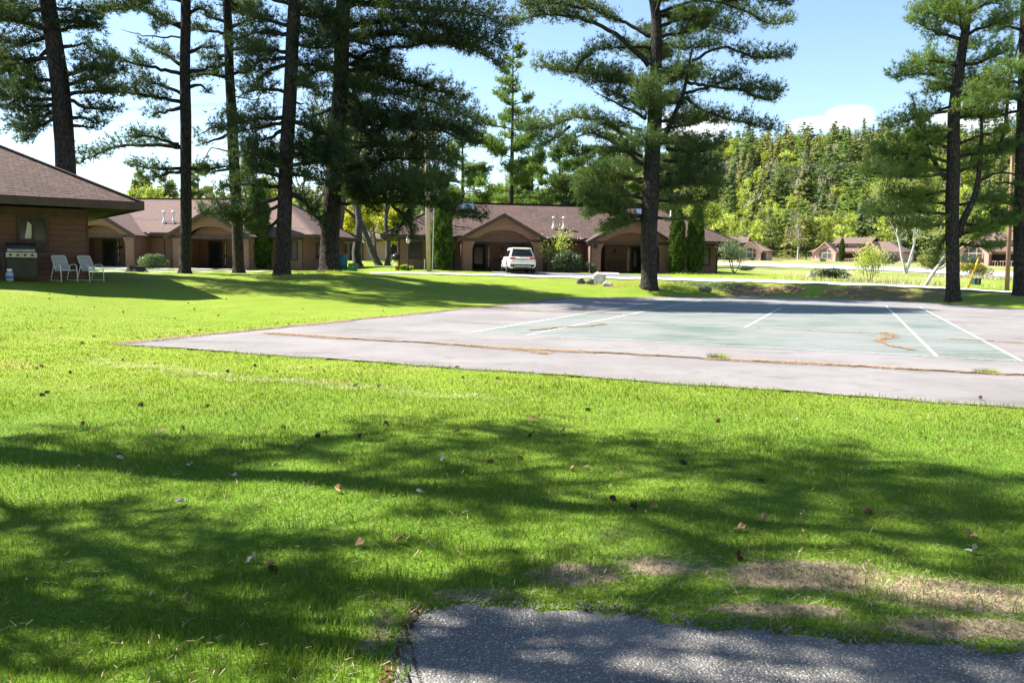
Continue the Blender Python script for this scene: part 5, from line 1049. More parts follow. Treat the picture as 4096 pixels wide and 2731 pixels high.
# forked bare-trunked maples between the lodges
leafy(at_ground(1528, 1062, 74), [((-.36, 0, 1), 5.0, .32, (-.25, 0, -.1)), ((.3, .05, 1), 4.4, .28, (.45, 0, -.1))], 'old maple with two trunks spreading in a V between the lodges', 'maple tree', 4, .16, 5, 'olive', 'bark_grey', 41, 'maple_tree', 'maples between the lodges')
leafy(at_ground(1392, 1068, 70), [((-.03, 0, 1), 4.5, .36, (-.75, 0, -.1)), ((-.1, .1, 1), 5.0, .42, (.85, 0, -.1))], 'pair of thick grey maple trunks right of the big dark pine', 'maple tree', 4, .16, 5, 'olive', 'bark_grey', 42, 'maple_tree', 'maples between the lodges')
leafy(at_ground(1500, 1050, 92), [((.02, 0, 1), 2.6, .25)], 'bright yellow-leaved tree behind the maples with V trunks', 'tree', 5, .3, 10, 'willow', 'bark_grey', 43, up=.0, ang=.75)
# trees standing behind the lodges
def bg_pine(loc, h, L, label, seed, mt='needle_light', zlo=.22, n=34, tw=.3, size=.42, name='pine_tree', cat='pine tree', group='pines behind the lodges', rise=.3):
    r = np.random.default_rng(seed); root = empty(name, loc, 0, label, cat, group); tm = MB(); nd = Needles(); trunk_tube(tm, [(0, 0, 0), (.1, 0, h * .5), (0, 0, h)], [tw, tw * .65, .04], 1.3)
    for a in range(n):
        f = (a + r.uniform(0, .9)) / n; z = h * (zlo + (.985 - zlo) * f); az = r.uniform(0, 6.28); l_ = L * (1.05 - .92 * f ** 1.4) * r.uniform(.55, 1.15) + .3; d = np.array([math.cos(az), math.sin(az), rise * (f - .2) + .08]); p0 = np.array([.05, 0, z])
        dress_limb(nd, tm, [p0, p0 + d * l_ * .55, p0 + d * l_ + [0, 0, .1 * l_]], .06, f0=.15, spread=min(1.3, .35 * l_ + .25), thick=.5, size=size, r=r, dens=.55)
    tm.build('trunk', M['bark'], root); link('crown', nd.mesh('crown', M[mt], 5, .2, seed), root); return root
def behind(x, Y, topy):
    """ground point under pixel column x at distance Y, and the height that reaches pixel row topy"""
    p = P(x, topy, Y); g = gz(p.x, Y); return (p.x, Y, g), p.z - g
for x, Y, ty, L, mt, lab, sd in ((2052, 86, 190, 4.6, 'needle_light', 'airy tall pine whose top shows between the dark pines above the lodge', 51), (1850, 96, 500, 5.0, 'needle_light', 'broad light green pine behind the left end of the car lodge roof', 52), (2330, 84, 575, 5.0, 'needle_dark', 'dark rounded pine just behind the roof ridge, left of the open-limbed pine', 53),
        (2240, 98, 560, 5.5, 'needle_light', 'pine with pale drooping boughs above the lodge roof', 54), (2480, 90, 520, 4.6, 'needle_light', 'light pine half hidden behind the open-limbed pine', 55), (2690, 92, 600, 4.2, 'needle_dark', 'dark pine behind the right end of the lodge', 56), (2130, 110, 600, 5.5, 'needle_dark', 'deep green pine in the second row behind the lodge', 57),
        (560, 118, 690, 3.2, 'conifer', 'spire-topped fir behind the left lodge roof', 58), (660, 124, 715, 3.4, 'conifer', 'dark fir to the right of the spire-topped one', 59), (790, 120, 660, 3.6, 'conifer', 'blue-green fir seen between the slim pine trunks', 60), (1010, 116, 610, 3.4, 'conifer', 'fir behind the columnar cedar of the left lodge', 61), (1640, 112, 560, 4.4, 'needle_dark', 'dark pine far behind the wooden pole', 62)):
    loc, h = behind(x, Y, ty); bg_pine(loc, h, L, lab, sd, mt, size=.42 if Y < 105 else .5)
for x, Y, ty, mt, lab, sd, dp in ((620, 108, 735, 'spring', 'yellow-green leafing tree behind the left lodge roof', 71, 4), (745, 112, 770, 'spring', 'round spring-leaved tree right of the firs', 72, 4), (500, 130, 800, 'russet', 'tan budding tree at the left end of the lodge roof', 73, 4), (1210, 104, 400, 'russet', 'tall orange-budded tree between the two darkest pines', 74, 5), (1330, 110, 300, 'russet', 'tallest orange-budded tree, its twigs above the dark boughs', 75, 5),
        (1700, 106, 260, 'russet', 'orange-budded tree rising behind the wooden pole', 76, 5), (1120, 112, 640, 'olive', 'olive leafing tree behind the root-flared pine', 77, 4), (1420, 118, 640, 'olive', 'olive leafing tree beyond the maples', 78, 4), (2420, 112, 720, 'lime', 'lime-leaved tree above the roof beside the open-limbed pine', 79, 4), (2000, 118, 700, 'spring', 'spring-leaved tree behind the roof skylight', 80, 4), (2770, 100, 760, 'spring', 'yellow-green tree just right of the twin-lobed cedar', 81, 4), (1600, 100, 800, 'olive', 'olive tree behind the left corner of the car lodge', 82, 4)):
    loc, h = behind(x, Y, ty); L0 = h / (3.1 if dp == 4 else 3.6); leafy(loc, [((r_.normal(0, .08), 0, 1), L0, h * .018)], lab, 'tree', dp, .3 if mt != 'russet' else .2, 7 if mt != 'russet' else 3, mt, 'bark_grey', sd, group='leafing trees behind the lodges', ang=.55)
# ------------------------------------------------------------------ the wooded hillside
def conifer_mesh(seed, kind):
    """one forest tree as a single mesh: trunk plus whorls of drooping boughs, 1 m units"""
    r = np.random.default_rng(seed); V = []; F = []; MI = []
    def tri(a, b, c, m):
        o = len(V); V.extend([a, b, c]); F.append((o, o + 1, o + 2)); MI.append(m)
    h = 1.0; n = 17 if kind == 'fir' else 13
    for k in range(3):
        a0, a1 = k * 2.1, (k + 1) * 2.1; q = .013
        tri((q * math.cos(a0), q * math.sin(a0), -.05), (q * math.cos(a1), q * math.sin(a1), -.05), (0, 0, .97), 1)
    for i in range(n):
        f = (i + r.uniform(0, .6)) / n; z = .1 + .9 * f; R_ = (.25 if kind == 'fir' else .3) * (1 - f) ** (.8 if kind == 'fir' else .6) + .015
        m = int(5 + 10 * (1 - f))
        for k in range(m):
            a = r.uniform(0, 6.28); l_ = R_ * r.uniform(.55, 1.2); dz = -.35 * l_ if kind == 'fir' else .15 * l_; w_ = .045 * r.uniform(.7, 1.5)
            for j in range(4):
                t0 = r.uniform(.05, .7); t1 = min(1.05, t0 + r.uniform(.3, .5)); a2 = a + r.normal(0, .22); c0 = np.array([math.cos(a) * l_ * t0, math.sin(a) * l_ * t0, z + dz * t0 + r.normal(0, .008)]); c1 = np.array([math.cos(a2) * l_ * t1, math.sin(a2) * l_ * t1, z + dz * t1 - .012 + r.normal(0, .01)])
                sdv = np.array([-math.sin(a), math.cos(a), r.normal(0, .6)]) * w_ * .5
                tri(tuple(c0 - sdv), tuple(c0 + sdv), tuple(c1), 0)
    return np.array(V), np.array(F), np.array(MI)
def leafy_mesh(seed, bare=False):
    r = np.random.default_rng(seed); V = []; F = []; MI = []
    def tri(a, b, c, m):
        o = len(V); V.extend([a, b, c]); F.append((o, o + 1, o + 2)); MI.append(m)
    for k in range(3):
        a0, a1 = k * 2.1, (k + 1) * 2.1; q = .014; tri((q * math.cos(a0), q * math.sin(a0), -.05), (q * math.cos(a1), q * math.sin(a1), -.05), (0, 0, .8), 1)
    cs = []
    for k in range(16):
        a = r.uniform(0, 6.28); z = r.uniform(.35, .88); q = .26 * math.sin(math.pi * (z - .2) / .8) * r.uniform(.4, 1); c = np.array([q * math.cos(a), q * math.sin(a), z]); cs.append(c)
        sd_ = np.array([-math.sin(a), math.cos(a), 0]) * .006; b = np.array([0, 0, z - .25]); tri(tuple(b - sd_), tuple(b + sd_), tuple(c + [0, 0, .05]), 1)
        for j in range(5 if bare else 0):
            e = c + r.normal(0, .07, 3) + [0, 0, .08]; s3 = r.normal(0, .004, 3); tri(tuple(c - [0, 0, .08] - s3), tuple(c - [0, 0, .08] + s3), tuple(e), 1)
    for c in cs:
        for j in range(10 if bare else 30):
            p = c + nrm(r.normal(0, 1, 3)) * .1 * r.uniform(.5, 1.1) * np.array([1, 1, .8]); d = r.normal(0, .022 if not bare else .012, (2, 3)); tri(tuple(p + d[0]), tuple(p + d[1]), tuple(p - d[0] - d[1]), 0)
    return np.array(V), np.array(F), np.array(MI)
KIN = {'fir': [conifer_mesh(100 + i, 'fir') for i in range(4)], 'pine': [conifer_mesh(110 + i, 'pine') for i in range(3)], 'leafy': [leafy_mesh(120 + i) for i in range(4)], 'bare': [leafy_mesh(130 + i, True) for i in range(3)]}
FM = {}
for kd, mts in (('fir', ('conifer', 'conifer_olive')), ('pine', ('needle_light', 'conifer')), ('leafy', ('spring', 'olive', 'lime')), ('bare', ('grey_twig', 'russet'))):
    for i, (v, fa, mi) in enumerate(KIN[kd]):
        for mt in mts: FM[kd, i, mt] = np_mesh(kd + '_tree', v, fa, [M[mt], M['birch'] if kd == 'bare' else M['bark_grey']], mi=mi)
INFO = {'fir': ('conifer', 'dark conifer', 'conifers on the wooded hillside'), 'pine': ('pine tree', 'light green pine', 'pines on the wooded hillside'), 'leafy': ('tree', 'yellow-green leafing tree', 'leafing trees on the wooded hillside'), 'bare': ('tree', 'bare grey-twigged tree', 'bare trees on the wooded hillside')}
def forest():
    r = np.random.default_rng(9); cand = []
    for _ in range(14000):
        az = r.uniform(-.42, .62); d = math.sqrt(r.uniform(225 ** 2, 590 ** 2)); x, y = d * math.sin(az), d * math.cos(az)
        if az < .1 and d < 250: continue
        cand.append((x, y, d, az))
    grid = {}; keep = []
    for x, y, d, az in sorted(cand, key=lambda c: c[2]):
        cell = 5.4 + d * .004; kx, ky = int(x // cell), int(y // cell)
        if (kx, ky) in grid: continue
        grid[kx, ky] = 1; keep.append((x, y, d, az))
    kinds = {'fir': 0, 'pine': 0, 'leafy': 0, 'bare': 0}; rest = []
    xs = np.array([k[0] for k in keep]); ys = np.array([k[1] for k in keep]); zs = zt(xs, ys)
    for (x, y, d, az), z in zip(keep, zs):
        low = d < 345; n1 = math.sin(x * .045 + 1.3) * math.sin(y * .05 - .7) + r.normal(0, .5)
        if low: kd = r.choice(['leafy', 'fir', 'pine', 'bare'], p=[.58, .16, .14, .12])
        else: kd = 'fir' if n1 > .3 else r.choice(['leafy', 'pine', 'bare'], p=[.5, .28, .22])
        h = {'fir': r.uniform(12, 21), 'pine': r.uniform(14, 22), 'leafy': r.uniform(9, 16), 'bare': r.uniform(10, 16)}[kd] * (.85 if low else 1)
        mts = [m for (k, i, m) in FM if k == kd and i == 0]; mt = mts[int(r.random() < .55) if len(mts) == 2 else r.integers(3)]
        i = int(r.integers(len(KIN[kd]))); wd = h * r.uniform(.85, 1.25); rz_ = r.uniform(0, 6.28)
        if kinds[kd] < 280 and az > -.4:
            kinds[kd] += 1; o = link(kd + '_tree' if kd != 'fir' else 'fir_tree', FM[kd, i, mt]); o.name = {'fir': 'fir_tree', 'pine': 'pine_tree', 'leafy': 'leafy_tree', 'bare': 'bare_tree'}[kd]
            o.location = (x, y, z); o.scale = (wd, wd, h); o.rotation_euler = (0, 0, rz_)
            c, l_, g = INFO[kd]; tag(o, l_ + ' among the many trees of the far wooded hillside', c, g)
        else: rest.append((kd, i, mt, x, y, z, wd, h, rz_))
    Vs, Fs, Ms = [], [], []; o = 0; names = sorted({m for (k, i, m) in FM}); slot = {m: j for j, m in enumerate(names)}
    for kd, i, mt, x, y, z, wd, h, a in rest:
        v, fa, mi = KIN[kd][i]; c, s = math.cos(a), math.sin(a); q = np.stack([(v[:, 0] * c - v[:, 1] * s) * wd + x, (v[:, 0] * s + v[:, 1] * c) * wd + y, v[:, 2] * h + z], -1)
        Vs.append(q); Fs.append(fa + o); Ms.append(np.where(mi == 0, slot[mt], len(names))); o += len(v)
    if rest:
        me = np_mesh('forest', np.concatenate(Vs), np.concatenate(Fs), [M[n] for n in names] + [M['bark_grey']], mi=np.concatenate(Ms)); tag(link('forest', me), 'mass of mixed trees covering the upper far hillside', 'forest', kind='stuff')
    print('forest', kinds, len(rest))
forest()

# ------------------------------------------------------------------ grass blades, needles, cones and leaves on the ground
def vnoise(x, y, f, seed=0):
    return np.sin(x * f + 1.7 * np.sin(y * f * .83 + seed) + seed) * np.sin(y * f * 1.13 + 1.3 * np.sin(x * f * .71 - seed * 2))
def grass():
    r = np.random.default_rng(21); n = 660000; y0, y1 = 1.7, 46
    Y = y0 * (y1 / y0) ** r.random(n); X = (r.random(n) * 2 - 1) * (.8 * Y + 1.8)
    d = slab_d(X, Y); b = bare_field(X, Y)
    keep = (d > -.03 + .05 * vnoise(X, Y, 6)) & ~in_drive(X, Y) & (r.random(n) > b * .82 - .25 * (vnoise(X, Y, 9, 2) > .2)) & (Y < 46)
    keep &= r.random(n) > sstep(11, 27, Y) * 1.02
    keep &= ~((Y > 26) & (X < -14.5 - np.abs(Y - 28.7)))
    X, Y, b, d = X[keep], Y[keep], b[keep], d[keep]; n = len(X); Z = zt(X, Y) - .006
    tall = 1 + .35 * vnoise(X, Y, 1.3, 1) + .3 * vnoise(X, Y, 4.1, 3) + .5 * ((b > .12) & (vnoise(X, Y, 5, 2) > .1)) + .4 * (np.abs(d) < .1)
    H = r.uniform(.022, .05, n) * np.clip(tall, .5, 2.0) * (1.06 - .012 * Y); W = np.maximum(.0032, .0009 * Y) * r.uniform(.6, 1.3, n)
    a = r.uniform(0, 6.28, n); ln = r.uniform(.1, .85, n) * H; la = r.uniform(0, 6.28, n) + .6 * vnoise(X, Y, 2, 4)
    s = np.stack([np.cos(a), np.sin(a), 0 * a], -1) * (W / 2)[:, None]; p = np.stack([X, Y, Z], -1); tip = p + np.stack([np.cos(la) * ln, np.sin(la) * ln, H], -1); mid = p + np.stack([np.cos(la) * ln * .3, np.sin(la) * ln * .3, H * .6], -1)
    V = np.stack([p - s, p + s, mid + s * .75, mid - s * .75, tip], 1).reshape(-1, 3); o = (np.arange(n) * 5)[:, None]
    F = (o[:, :, None] + np.array([[0, 1, 2], [0, 2, 3], [3, 2, 4]])[None]).reshape(-1, 3)
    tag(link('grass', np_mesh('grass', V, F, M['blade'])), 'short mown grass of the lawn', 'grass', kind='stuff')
grass()
M['straw'] = mat('brown_needles', (.26, .17, .1), .8, (.44, .32, .2), 30, coord='World')
M['straw_pale'] = mat('dry_grass_stems', (.32, .26, .16), .8, (.46, .4, .27), 30, coord='World')
def flecks(name, label, cat, X, Y, Z, L, Wd, mt, seed, tilt=.15):
    r = np.random.default_rng(seed); n = len(X); a = r.uniform(0, 6.28, n); L = L * r.uniform(.6, 1.4, n); d = np.stack([np.cos(a), np.sin(a), r.normal(0, tilt, n)], -1) * (L / 2)[:, None]; s = np.stack([-np.sin(a), np.cos(a), 0 * a], -1) * (Wd / 2 * np.ones(n))[:, None]; p = np.stack([X, Y, Z], -1)
    V = np.stack([p - d - s, p - d + s, p + d + s * .5, p + d - s * .5], 1).reshape(-1, 3); tag(link(name, np_mesh(name, V, np.arange(len(V)).reshape(-1, 4), mt)), label, cat, kind='stuff')
def seam(poly, wd, per_m, r):
    pts = np.array(poly, float); L = np.concatenate([[0], np.cumsum(np.hypot(*np.diff(pts, axis=0).T))]); n = int(L[-1] * per_m); q = r.random(n) * L[-1]
    s = np.interp(q, L, pts[:, 0]); t = np.interp(q, L, pts[:, 1]); wv = wd * (1 + .8 * np.sin(q * 1.3) + .6 * np.sin(q * 4.7) + .5 * np.sin(q * 11.3 + 2)); wv = np.clip(wv, wd * .12, None)
    s = s + r.normal(0, 1, n) * wv * .5 + .04 * np.sin(q * 2.1); t = t + r.normal(0, 1, n) * wv * .5 + .05 * np.sin(q * 1.7 + 1)
    return s, t
def needle_litter():
    r = np.random.default_rng(31); S, T = [], []
    for poly, wd, pm in (([(-3.6, -2.75), (2, -2.85), (6.5, -2.55), (10.6, -2.35), (15.3, -2.3)], .14, 1250), ([(2.3, -2.9), (2.9, -3.25), (3.0, -3.5)], .14, 900), ([(1.9, 4.6), (1.7, 3.4), (1.3, 2.9), (1.2, 2.0), (.9, 1.3)], .07, 700),
            ([(5.0, 5.6), (7.2, 5.5), (9.2, 5.4)], .04, 260), ([(8.9, 6.0), (9.0, 4.6), (8.7, 3.2), (8.8, 2.0), (9.3, 1.2)], .11, 900), ([(10.2, 4.8), (12.4, 4.6), (15, 4.5)], .1, 500), ([(11.9, 2.6), (12.0, 1.4), (12.3, .6)], .12, 700), ([(-4.3, 9.5), (-1.5, 9.3), (1.5, 9.4)], .22, 900),
            ([(-4.35, -5.9), (-4.3, 0), (-4.3, 10), (-4.3, 21.4)], .13, 700), ([(-4.3, -5.9), (0, -5.9), (6, -5.9), (12, -5.9)], .06, 60), ([(-4.3, 21.5), (2.9, 30.5), (10.6, 31.2), (15.3, 24.5)], .5, 500), ([(12, 3.6), (13.5, 3.4), (15.2, 3.9)], .35, 350)):
        s, t = seam(poly, wd, pm, r); S.append(s); T.append(t)
    S, T = np.concatenate(S), np.concatenate(T); p = CO[None, :] + CB[None, :] * S[:, None] + CA[None, :] * T[:, None]; d = slab_d(p[:, 0], p[:, 1]); z = np.where(d < .05, .024, zt(p[:, 0], p[:, 1]) + .02) + r.uniform(0, .012, len(S))
    flecks('needle_litter', 'brown pine needles gathered along the cracks of the court', 'pine needles', p[:, 0], p[:, 1], z, .075, .007, M['straw'], 32)
    # dry stems on the bare soil of the foreground and the pale clippings on the lawn
    n = 20000; Y = r.uniform(3.0, 5.4, n); X = r.uniform(-1.4, 4.4, n); b = bare_field(X, Y); k = (r.random(n) < b * .9) & ~in_drive(X, Y - .04); X, Y = X[k], Y[k]
    flecks('dry_grass', 'dry straw-coloured grass stems lying on the bare soil', 'dry grass', X, Y, zt(X, Y) + r.uniform(.002, .02, len(X)), .05, .0028, M['straw_pale'], 33, .3)
    c = [np.array(P(x, y, 1)) for x, y in ((340, 1445), (700, 1480), (1000, 1520), (1350, 1545))]; pp = []
    for x, y in ((340, 1445), (620, 1475), (800, 1500), (1050, 1525), (1380, 1550), (2000, 1610)): 
        d_ = ray(x, y); t = -EYE / d_.z; pp.append((d_.x * t, d_.y * t))
    pp = np.array(pp); n = 2600; q = r.uniform(0, len(pp) - 1, n); X = np.interp(q, np.arange(len(pp)), pp[:, 0]) + r.normal(0, .2, n); Y = np.interp(q, np.arange(len(pp)), pp[:, 1]) + r.normal(0, .14, n) + .1 * np.sin(q * 9); k = r.random(n) < .35 + .4 * np.sin(q * 5) ** 2; X, Y = X[k], Y[k]
    flecks('grass_clippings', 'streak of pale dry grass clippings across the sunlit lawn', 'grass clippings', X, Y, zt(X, Y) + .045 + r.uniform(0, .012, len(X)), .07, .005, M['straw_pale'], 34, .25)
    n = 4200; Y = 2.4 * (34 / 2.4) ** r.random(n); X = (r.random(n) * 2 - 1) * (.66 * Y + .5); k = (slab_d(X, Y) > .05) & ~in_drive(X, Y); X, Y = X[k], Y[k]
    q_ = r.random(260); flecks('bark_chips', 'reddish-brown rotted chips along the left edge of the asphalt', 'bark chips', -.47 + r.normal(0, .012, 260) + .05 * q_, 2.95 + .78 * q_, np.full(260, .002) + r.uniform(0, .008, 260), .03, .014, mat('rotten_chips', (.10, .045, .025), .9, (.22, .1, .045), 20), 36, .3)
    kk = r.integers(4, 118, 900); ed = DRIVE[kk] + r.normal(0, .03, (900, 2)) + [0, .012]; flecks('gravel', 'loose dark crumbs along the broken edge of the asphalt', 'gravel', ed[:, 0], ed[:, 1], np.full(900, .012) + r.uniform(0, .008, 900), .014, .011, M['asphalt'], 37, .5)
    flecks('lawn_litter', 'scattered needles and flakes of bark in the grass', 'litter', X, Y, zt(X, Y) + .03 + r.uniform(0, .02, len(X)), .026 + .0014 * Y, .003 + .0005 * Y, M['straw'], 35, .4)
needle_litter()
def tuft(loc, label, seed, n=300, wd=.27, h=.12):
    r = np.random.default_rng(seed); a = r.uniform(0, 6.28, n); q = wd / 2 * np.sqrt(r.random(n)); p = np.stack([q * np.cos(a) * 1.5, q * np.sin(a) * .6, np.full(n, -.01)], -1); H = h * r.uniform(.4, 1.1, n); la = a + r.normal(0, .6, n); tip = p + np.stack([np.cos(la) * H * .6, np.sin(la) * H * .6, H], -1); s = np.stack([-np.sin(la), np.cos(la), 0 * la], -1) * .005
    V = np.stack([p - s, p + s, tip], 1).reshape(-1, 3); o = link('grass_tuft', np_mesh('grass_tuft', V, np.arange(len(V)).reshape(-1, 3), M['blade'])); o.location = loc; tag(o, label, 'grass tuft')
TUFTS = 1
tuft((*court(5.95, -2.5)[:2], .016), 'grass tuft growing from the crack near the middle of the court seam', 41)
tuft((*court(10.1, -2.3)[:2], .016), 'grass tuft growing from the crack at the right end of the court seam', 42, 300, .28, .09)
M['cone'] = mat('brown_cone_scales', (.07, .04, .025), .8, (.2, .11, .06), 40); M['leaf_dry'] = mat('dry_leaf', (.32, .17, .08), .7, (.5, .33, .18), 12); M['leaf_pale'] = mat('bleached_leaf', (.5, .44, .4), .7, (.62, .56, .5), 12)
def cone_mesh(seed):
    r = np.random.default_rng(seed); mb = MB(); mb.lathe([(.002, -.05), (.014, -.035), (.016, 0), (.01, .035), (.001, .05)], n=8)
    for k in range(64):
        f = k / 64; z = -.05 + .1 * f; a = k * 2.399; q = .03 * math.sin(math.pi * (.12 + .8 * f)) + .006; d = Vector((math.cos(a), math.sin(a), .25)); s = Vector((-math.sin(a), math.cos(a), 0)) * .008; b = Vector((0, 0, z)); mb.add([b + d * .006 - s * .5, b + d * .006 + s * .5, b + d * q + s, b + d * q * 1.1 + Vector((0, 0, .004)), b + d * q - s], [(0, 1, 2, 3, 4)])
    bm_o = mb.build('pine_cone', M['cone']); return bm_o
CONES = [(825, 1625), (910, 1477), (1830, 1473), (1515, 1537), (2160, 1555), (1135, 1710), (1435, 1743), (1270, 1745), (190, 1578), (2080, 1830), (2450, 1990), (3040, 1937), (2350, 1640), (2535, 2033), (620, 1450), (830, 1345), (1190, 1318), (1230, 1302), (330, 1700), (1545, 1700), (480, 1830), (3470, 2055), (1420, 1535), (730, 1720), (560, 1625), (2730, 1860), (1960, 1840), (2870, 1690), (1110, 1290), (700, 1275), (980, 1385), (1090, 2290), (170, 1590), (2120, 1745), (2960, 2240)]
cone = None
for i, (x, y) in enumerate(CONES):
    d = ray(x, y); t = -EYE / d.z; X, Y = d.x * t, d.y * t
    if Y > 24: continue
    if cone is None: cone = cone_mesh(1); o = cone
    else: o = cone.copy(); C.objects.link(o)
    s_ = rng.uniform(.85, 1.25); o.location = (X, Y, gz(X, Y) + .018); o.rotation_euler = (R(90) + rng.normal(0, .3), rng.normal(0, .3), rng.uniform(0, 6.28)); o.scale = (s_ * .55, s_ * .55, s_ * .62)
    tag(o, 'open brown pine cone lying in the grass of the lawn', 'pine cone', 'pine cones on the lawn')
o = cone.copy(); C.objects.link(o); q = ray(3920, 1603); t = -EYE / q.z; o.location = (q.x * t, q.y * t, .045); tag(o, 'single brown pine cone on the pale asphalt of the court', 'pine cone', 'pine cones on the lawn')
LEAVES = [(1770, 1840), (2335, 1872), (1355, 1975), (1010, 2257), (1440, 2192), (1085, 2282), (720, 2025), (2280, 1880), (3050, 2080), (930, 1915), (1300, 1740), (640, 1755), (480, 1850), (2250, 1730), (2620, 2050), (3180, 1690), (1600, 2175), (1830, 1745), (760, 1870), (2960, 2120), (3880, 2140), (3890, 2200), (1190, 1790), (2130, 1690), (1680, 1990)]
leaf = None
for i, (x, y) in enumerate(LEAVES):
    d = ray(x, y); t = -EYE / d.z; X, Y = d.x * t, d.y * t; mt = 'leaf_pale' if i % 3 == 0 else 'leaf_dry'
    mb = MB(); n = 9; out = []
    for k in range(n): a = 2 * math.pi * k / n; q = .024 * (1 + .35 * math.sin(a * 3 + i)); out.append((q * 1.4 * math.cos(a), q * math.sin(a), .012 * math.sin(a * 2 + i) + .012 * abs(math.cos(a))))
    mb.add(out + [(0, 0, -.004)], [(k, (k + 1) % n, n) for k in range(n)]); o = mb.build('dry_leaf', M[mt]); o.location = (X, Y, gz(X, Y) + .03); o.rotation_euler = (rng.normal(0, .4), rng.normal(0, .4), rng.uniform(0, 6.28))
    tag(o, ('bleached pale curled leaf lying on the lawn' if i % 3 == 0 else 'rust-brown curled leaf lying on the lawn'), 'dry leaf', 'dry leaves on the lawn')

# ------------------------------------------------------------------ the parked car
def car(loc, ang):
    root = empty('car', loc, ang, 'white SUV parked with its rear to the court before the arched porch', 'car')
    paint = mat('white_car_paint', (.78, .78, .76), .25, spec=.6); blackp = mat('black_plastic', (.025, .025, .027), .55); red = mat('red_tail_lens', (.5, .02, .02), .2, spec=.6); tyre = mat('tyre_rubber', (.02, .02, .02), .9); tint = mat('tinted_glass', (.012, .014, .016), .06, spec=.7)
    # lower body: cross-sections along the length (y forward), lofted
    secs = [(-2.36, .70, .42, .78), (-2.34, .84, .36, .98), (-2.22, .93, .30, 1.02), (-1.6, .965, .27, 1.02), (0, .965, .26, 1.0), (1.3, .96, .27, .98), (1.9, .93, .30, .92), (2.25, .82, .36, .82), (2.38, .62, .44, .70)]
    mb = MB(); n = 20; vs = []
    for y, hw, z0, z1 in secs:
        for k in range(n):
            a = 2 * math.pi * k / n; c, s = math.cos(a), math.sin(a); e = .42; vs.append((math.copysign(abs(c) ** e, c) * hw, y, (z0 + z1) / 2 + math.copysign(abs(s) ** e, s) * (z1 - z0) / 2))
    fs = [(i * n + k, i * n + (k + 1) % n, (i + 1) * n + (k + 1) % n, (i + 1) * n + k) for i in range(len(secs) - 1) for k in range(n)] + [tuple(range(n)), tuple(range(len(vs) - 1, len(vs) - n - 1, -1))]
    mb.add(vs, fs, True); body = mb.build('body', paint, root)
    # cabin: sides rising to the roof
    def cab(hw0, hw1, y0, y1, y2, y3, z0, z1): return [(-hw0, y0, z0), (hw0, y0, z0), (hw0, y3, z0), (-hw0, y3, z0), (-hw1, y1, z1), (hw1, y1, z1), (hw1, y2, z1), (-hw1, y2, z1)]
    bxf = [(3, 2, 1, 0), (4, 5, 6, 7), (0, 1, 5, 4), (1, 2, 6, 5), (2, 3, 7, 6), (3, 0, 4, 7)]
    MB().add(cab(.9, .68, -2.22, -1.72, .35, 1.3, .95, 1.64), bxf).build('cabin', paint, root, .05)
    rf = MB(); rf.add(cab(.7, .62, -1.92, -1.6, .2, .5, 1.62, 1.71), bxf); rf.build('roof', paint, root, .035)
    sp_ = MB(); sp_.add(cab(.66, .62, -2.02, -1.98, -1.55, -1.5, 1.62, 1.68), bxf); sp_.build('spoiler', paint, root, .015)
    def on_rear(u, z, off):  # rear glass plane point
        f = (z - .95) / .69; return (u * (.9 + (.68 - .9) * f), -2.22 + .5 * f - off, z)
    g = MB(); g.add([on_rear(-.88, 1.12, .02), on_rear(.88, 1.12, .02), on_rear(.84, 1.56, .02), on_rear(-.84, 1.56, .02)], [(0, 1, 2, 3)]); g.build('rear_window', tint, root)
    def on_side(sg, y, z, off):
        f = (z - .95) / .69; return (sg * (.9 + (.68 - .9) * f + off), y, z)
    for sg in (-1, 1):
        for ya, yb, yc, yd in ((-1.85, -1.2, -1.2, -1.6), (-1.1, -.25, -.25, -1.1), (-.15, .95, .32, -.15)):
            w_ = MB(); w_.add([on_side(sg, ya, 1.1, .012), on_side(sg, yb, 1.1, .012), on_side(sg, yc, 1.53, .012), on_side(sg, yd, 1.53, .012)], [(0, 1, 2, 3)]); w_.build('side_window', tint, root)
        m = MB().box((sg * 1.04, .85, 1.12), (.16, .1, .14)); m.build('mirror', blackp, root, .02)
        t = MB(); t.box((sg * .67, -2.31, .98), (.42, .12, .13), rz=sg * .32); t.build('tail_light', red, root, .02)
        for y in (-1.42, 1.42):
            Mx = Matrix.Rotation(R(90), 3, 'Y'); wl_ = MB().lathe([(.2, -.11), (.35, -.11), (.37, -.06), (.37, .06), (.35, .11), (.2, .11)], (sg * .86, y, .37), 24, Mx); tr = wl_.build('wheel', tyre, root)
            rm = MB().lathe([(0, -.112), (.1, -.115), (.22, -.1), (.235, -.113)], (sg * .86, y, .37), 20, Mx if sg < 0 else Matrix.Rotation(R(-90), 3, 'Y')); rm.build('rim', M['steel'], tr)
            ar = MB(); ar.tube([(sg * .95, y + .42 * math.cos(a), .37 + .42 * math.sin(a)) for a in np.linspace(0, math.pi, 12)], .03, 6); ar.build('wheel_arch', blackp, root)
        MB().lathe([(.05, -.06), (.05, .06)], (sg * .55, -2.33, .36), 10, Matrix.Rotation(R(90), 3, 'X')).build('exhaust', M['steel'], root)
    MB().box((0, -2.345, .95), (1.1, .05, .06)).build('light_bar', blackp, root, .01)
    b = MB(); b.box((0, -2.32, .5), (1.62, .13, .16)); b.box((0, -2.3, .36), (1.3, .12, .13)); b.build('bumper', blackp, root, .03)
    MB().box((0, -2.395, .45), (1.15, .02, .1)).build('skid_plate', M['steel'], root, .008)
    MB().box((0, -2.375, .8), (.33, .02, .16)).build('licence_plate', mat('plate', (.55, .66, .6), .5), root)
    MB().box((0, -2.372, .885), (.16, .02, .04)).build('emblem', M['steel'], root)
